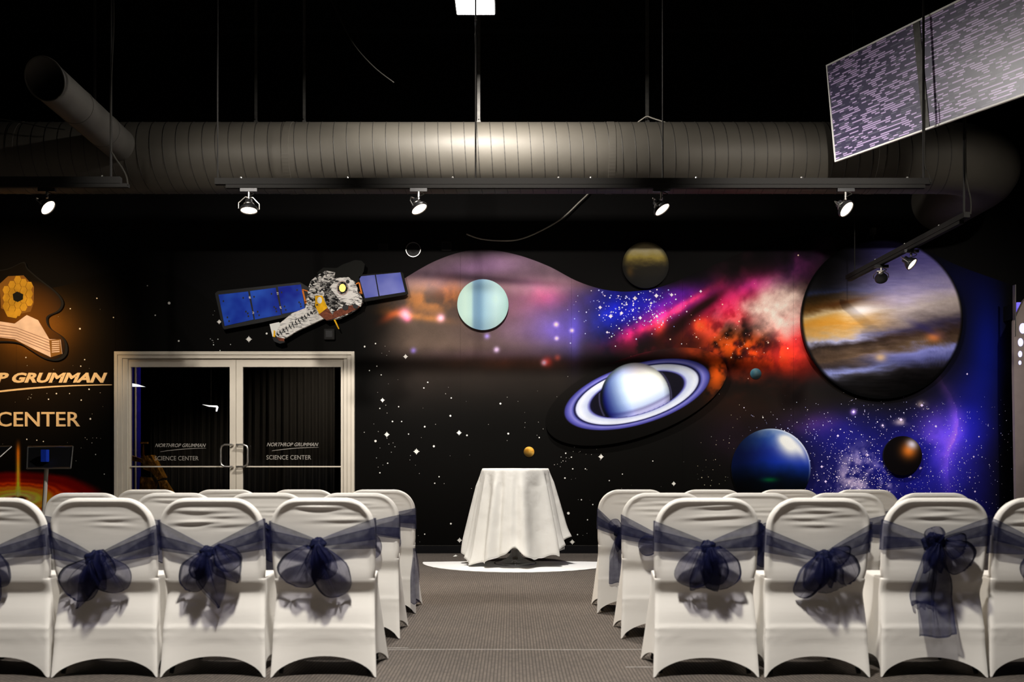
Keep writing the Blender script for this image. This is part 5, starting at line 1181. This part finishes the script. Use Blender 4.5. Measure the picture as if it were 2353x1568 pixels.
def sash_mesh(kx, kz, zl, zr, hl, hr, seed):
    """sheer band round the backrest, gathered into the knot at (kx, kz)"""
    rg = random.Random(seed); m = MB(); V = []; f = []; mi = []
    w, _ = prof(.64); w += .004; us = np.linspace(-1, 1, 41); rows = [-1, -.95]+[-.95+1.9*q/18 for q in range(1, 18)]+[.95, 1]
    q1, q2 = rg.uniform(0, 6), rg.uniform(0, 6)
    path = []   # (x, depth offset mode, centre z, half height)
    for u in us:
        x = u*w
        if x < kx: t = (kx-x)/(kx+w); zc = kz+(zl-kz)*t**1.05; hh = .016+(hl-.016)*t**.75
        else: t = (x-kx)/(w-kx); zc = kz+(zr-kz)*t**1.05; hh = .016+(hr-.016)*t**.75
        path.append((x, None, zc, hh, t))
    nr_ = len(rows)
    for (x, _, zc, hh, t) in path:
        for r in rows:
            r0 = r; r = r0+.11*math.sin(8*r0+q1+x*3)*(1-r0*r0); z = zc+r*hh; gath = .0035*math.sin(r*7+q1+x*18)*(1-.4*t)
            y = back_y(z)-.006-.012*(1-t)**2+gath; 
            if abs(x) > w-.02: y += .010*((abs(x)-(w-.02))/.02)**2
            V.append((x, y, z))
    def wrap(side, zc, hh):
        out = []
        for (dx, yy) in ((.001, .010), (.0015, .025), (.0005, .042), (-.012, .056)):
            for r in rows:
                z = zc+r*hh; out.append((side*(w+dx), back_y(z)+yy, z))
        return out
    n_back = len(path)
    ringsR = wrap(1, zr, hr); ringsL = wrap(-1, zl, hl)
    V += ringsR
    nF = 12; base_f = len(V)
    for i in range(nF+1):
        u = i/nF; x = w-.03-(2*w-.06)*u; zc = zr+(zl-zr)*u; hh = hr+(hl-hr)*u
        for r in rows: z = zc+r*hh; V.append((x, back_y(z)+.0575+.002*math.sin(r*5+q2), z))
    for i in range(3, -1, -1): V += ringsL[i*nr_:(i+1)*nr_]
    total = len(V)//nr_
    order = list(range(total))
    for i in range(total):
        j = (i+1) % total
        for k in range(nr_-1):
            f.append((i*nr_+k, j*nr_+k, j*nr_+k+1, i*nr_+k+1)); mi.append(1 if k in (0, nr_-2) else 0)
    m.v = V; m.f = f; m.mi = mi
    # second fold of cloth lying over the band on each side
    for sd, (zc0, h0) in ((-1, (zl, hl)), (1, (zr, hr))):
        V = []; f = []; mi = []; off = rg.uniform(-.5, .2)
        rr_ = [-1, -.85, 0, .85, 1]
        for i in range(15):
            t = i/14; x = kx+(sd*w-kx)*t; zc = kz+(zc0+off*h0-kz)*t; hh = .012+(h0*.42-.012)*t**.8
            for r in rr_: z = zc+r*hh; V.append((x, back_y(z)-.010-.014*(1-t)**2, z))
        for i in range(14):
            for k in range(4): f.append((i*5+k, (i+1)*5+k, (i+1)*5+k+1, i*5+k+1) if sd > 0 else (i*5+k, i*5+k+1, (i+1)*5+k+1, (i+1)*5+k)); mi.append(1 if k in (0, 3) else 0)
        n0 = len(m.v); m.v += V; m.f += [tuple(q+n0 for q in g) for g in f]; m.mi += mi
    return m
SHEER = [M['organza'], M['organza_hem'], M['organza_knot']]; LOOPS = [M['organza_loop'], M['organza_hem'], M['organza_knot']]
D1 = 4.58
def build_chair(cxp, Drow, yaw, label, cover, bow, seed, group, cxw=None):
    cx = (cxp-CX)*Drow/F if cxw is None else cxw
    t = thing('banquet_chair', (cx, Drow, 0), label, 'chair', group, yaw)
    o = bpy.data.objects.new('chair_cover', covers[cover]); COL.objects.link(o); o.parent = t
    md = o.modifiers.new('smooth', 'SUBSURF'); md.levels = 1; md.render_levels = 1
    for me in legs: l = bpy.data.objects.new('leg', me); COL.objects.link(l); l.parent = t
    def loc(px, py): return ((px-CX)*Drow/F-cx, HC+(HY-py)*Drow/F)
    kx, kz = loc(*bow['knot']); rg = random.Random(seed)
    zl, zr = bow.get('zl', .638), bow.get('zr', .638)
    sa = sash_mesh(kx, kz, zl, zr, bow.get('hl', .07), bow.get('hr', .07), seed).build('sash', None, t, True, SHEER)
    kn = knot_mesh(kx, kz, bow.get('kr', .030), seed+1); kn.mi = [2]*len(kn.f); kn.build('knot', None, sa, True, SHEER)
    extra = [(bow['knot'][0]+rg.uniform(-28, 28)*D1/Drow, bow['knot'][1]+rg.uniform(48, 72)*D1/Drow, 34*D1/Drow, 'point') for _ in range(2)]
    for i, (tx_, ty_, wpx, kind, *rest) in enumerate(list(bow['petals'])+extra):
        x, z = loc(tx_, ty_); W = wpx*Drow/F; root = rest[0] if rest else None
        rx, rz = loc(*root) if root else (kx, kz)
        pm = petal(rx, rz, x, z, W, kind, seed*7+i, bulge=bow.get('bulge', .05)*(rest[1] if len(rest) > 1 else 1), base=.012+.006*i, sheets=1 if kind == 'tail' else 2)
        pm.build('tail' if kind == 'tail' else 'bow_loop', None, sa, True, SHEER if kind == 'tail' else LOOPS)
    return t
def auto_bow(cxp, Drow, seed):
    rg = random.Random(seed); s = 4.58/Drow; ky = HY+(HC-.63)*F/Drow; kxp = cxp+rg.uniform(-14, 14)*s; yy = lambda d: ky+d*s
    return dict(knot=(kxp, ky), petals=[(kxp-rg.uniform(40, 62)*s, yy(rg.uniform(85, 105)), 84*s, 'loop'), (kxp+rg.uniform(40, 62)*s, yy(rg.uniform(85, 110)), 84*s, 'loop'), (kxp+rg.uniform(-12, 12)*s, yy(rg.uniform(105, 140)), 55*s, 'tail')])
D1, D2, D3 = 4.58, 5.646, 6.667
GL, GR = 'covered chairs left of the aisle', 'covered chairs right of the aisle'
row1 = [
 (-12, 0, 0, 'nearest-row chair cut off by the left picture edge', GL, dict(knot=(-20, 1272), zl=.66, petals=[(0, 1352, 62, 'loop', (-12, 1262)), (-60, 1360, 80, 'loop'), (-25, 1385, 50, 'tail')])),
 (237, .012, 1, 'nearest-row chair with a big lumpy bow, third from the aisle on the left', GL, dict(knot=(222, 1285), zl=.62, zr=.635, kr=.036, petals=[(158, 1376, 88, 'loop'), (272, 1362, 92, 'loop', (240, 1278)), (180, 1400, 40, 'point'), (248, 1332, 60, 'loop', (238, 1262), 1.4), (205, 1372, 50, 'point')])),
 (487, -.006, 2, 'nearest-row chair with a pointed bow tail, second from the aisle on the left', GL, dict(knot=(480, 1268), zl=.66, zr=.665, kr=.026, petals=[(428, 1360, 70, 'loop', (470, 1272)), (548, 1340, 78, 'point', (500, 1258), 1.4), (500, 1398, 62, 'point'), (548, 1305, 66, 'loop', (505, 1252)), (455, 1330, 40, 'loop')])),
 (742, .004, 3, 'nearest-row chair beside the aisle on the left, bow with two broad loops', GL, dict(knot=(733, 1250), zl=.655, zr=.668, kr=.028, petals=[(672, 1345, 96, 'loop', (718, 1256)), (778, 1374, 92, 'loop', (742, 1260)), (728, 1340, 60, 'point'), (760, 1330, 60, 'loop')])),
 (1624, -.004, 4, 'nearest-row chair beside the aisle on the right, bow like a full skirt', GR, dict(knot=(1624, 1256), zl=.655, zr=.66, kr=.027, petals=[(1586, 1350, 86, 'loop', (1608, 1256)), (1668, 1356, 92, 'loop', (1640, 1256)), (1622, 1358, 62, 'tail'), (1650, 1345, 60, 'loop')])),
 (1880, .004, 5, 'nearest-row chair with a low off-centre bow, second from the aisle on the right', GR, dict(knot=(1890, 1280), zl=.635, zr=.65, hl=.055, kr=.030, petals=[(1842, 1376, 66, 'loop', (1878, 1280)), (1862, 1360, 60, 'loop', (1880, 1275), 1.5), (1958, 1338, 66, 'loop', (1905, 1262), 1.5), (1910, 1358, 66, 'tail'), (1935, 1290, 60, 'loop', (1900, 1262), 1.3)])),
 (2150, -.03, 0, 'nearest-row chair with one long sash tail hanging down its back', GR, dict(knot=(2140, 1246), zl=.66, zr=.68, kr=.040, petals=[(2222, 1305, 82, 'loop', (2160, 1245), 1.4), (2158, 1462, 84, 'tail', (2142, 1250)), (2130, 1392, 50, 'tail', (2130, 1250)), (2205, 1260, 60, 'loop', (2160, 1243)), (2128, 1210, 46, 'loop', (2140, 1246))])),
 (2402, -.045, 2, 'nearest-row chair cut off by the right picture edge', GR, dict(knot=(2395, 1262), zl=.655, hl=.08, petals=[(2362, 1335, 60, 'loop'), (2440, 1340, 80, 'loop'), (2400, 1360, 50, 'tail')])),
]
for i, (cxp, yaw, cv, lb, g, bow) in enumerate(row1): build_chair(cxp, D1, yaw, 'white '+lb, cv, bow, 100+i, g)
names = ['beside the aisle', 'second from the aisle', 'third from the aisle', 'fourth from the aisle']
for rowname, Dr, left, right in (('middle-row', D2, (820, 613, 405, 198), (1526, 1733, 1938, 2143)), ('farthest-row', D3, (872, 697, 521, 345), (1456, 1632, 1808, 1984))):
    for side, xs, g in (('left', left, GL), ('right', right, GR)):
        for i, cxp in enumerate(xs):
            sd = int(cxp+Dr*10); bow = auto_bow(cxp, Dr, sd)
            if rowname == 'farthest-row' and side == 'right' and i == 0: bow = dict(knot=(1424, 1224), petals=[(1412, 1342, 34, 'tail'), (1402, 1195, 28, 'loop', (1424, 1224)), (1440, 1260, 40, 'loop')])
            if rowname == 'middle-row' and side == 'right' and i == 0: bow['petals'] = [(1466, 1256, 46, 'loop', (1520, 1250)), (1570, 1320, 60, 'loop'), (1530, 1340, 44, 'tail')]; bow['knot'] = (1528, 1245)
            if rowname == 'farthest-row' and side == 'left' and i == 0: bow['petals'].append((960, 1385, 20, 'tail', (952, 1260)))
            build_chair(cxp, Dr, random.Random(sd).uniform(-.012, .012), 'white %s chair %s, %s block, navy sash' % (rowname, names[i], side), (i*2+int(Dr)) % 6, bow, sd, g)
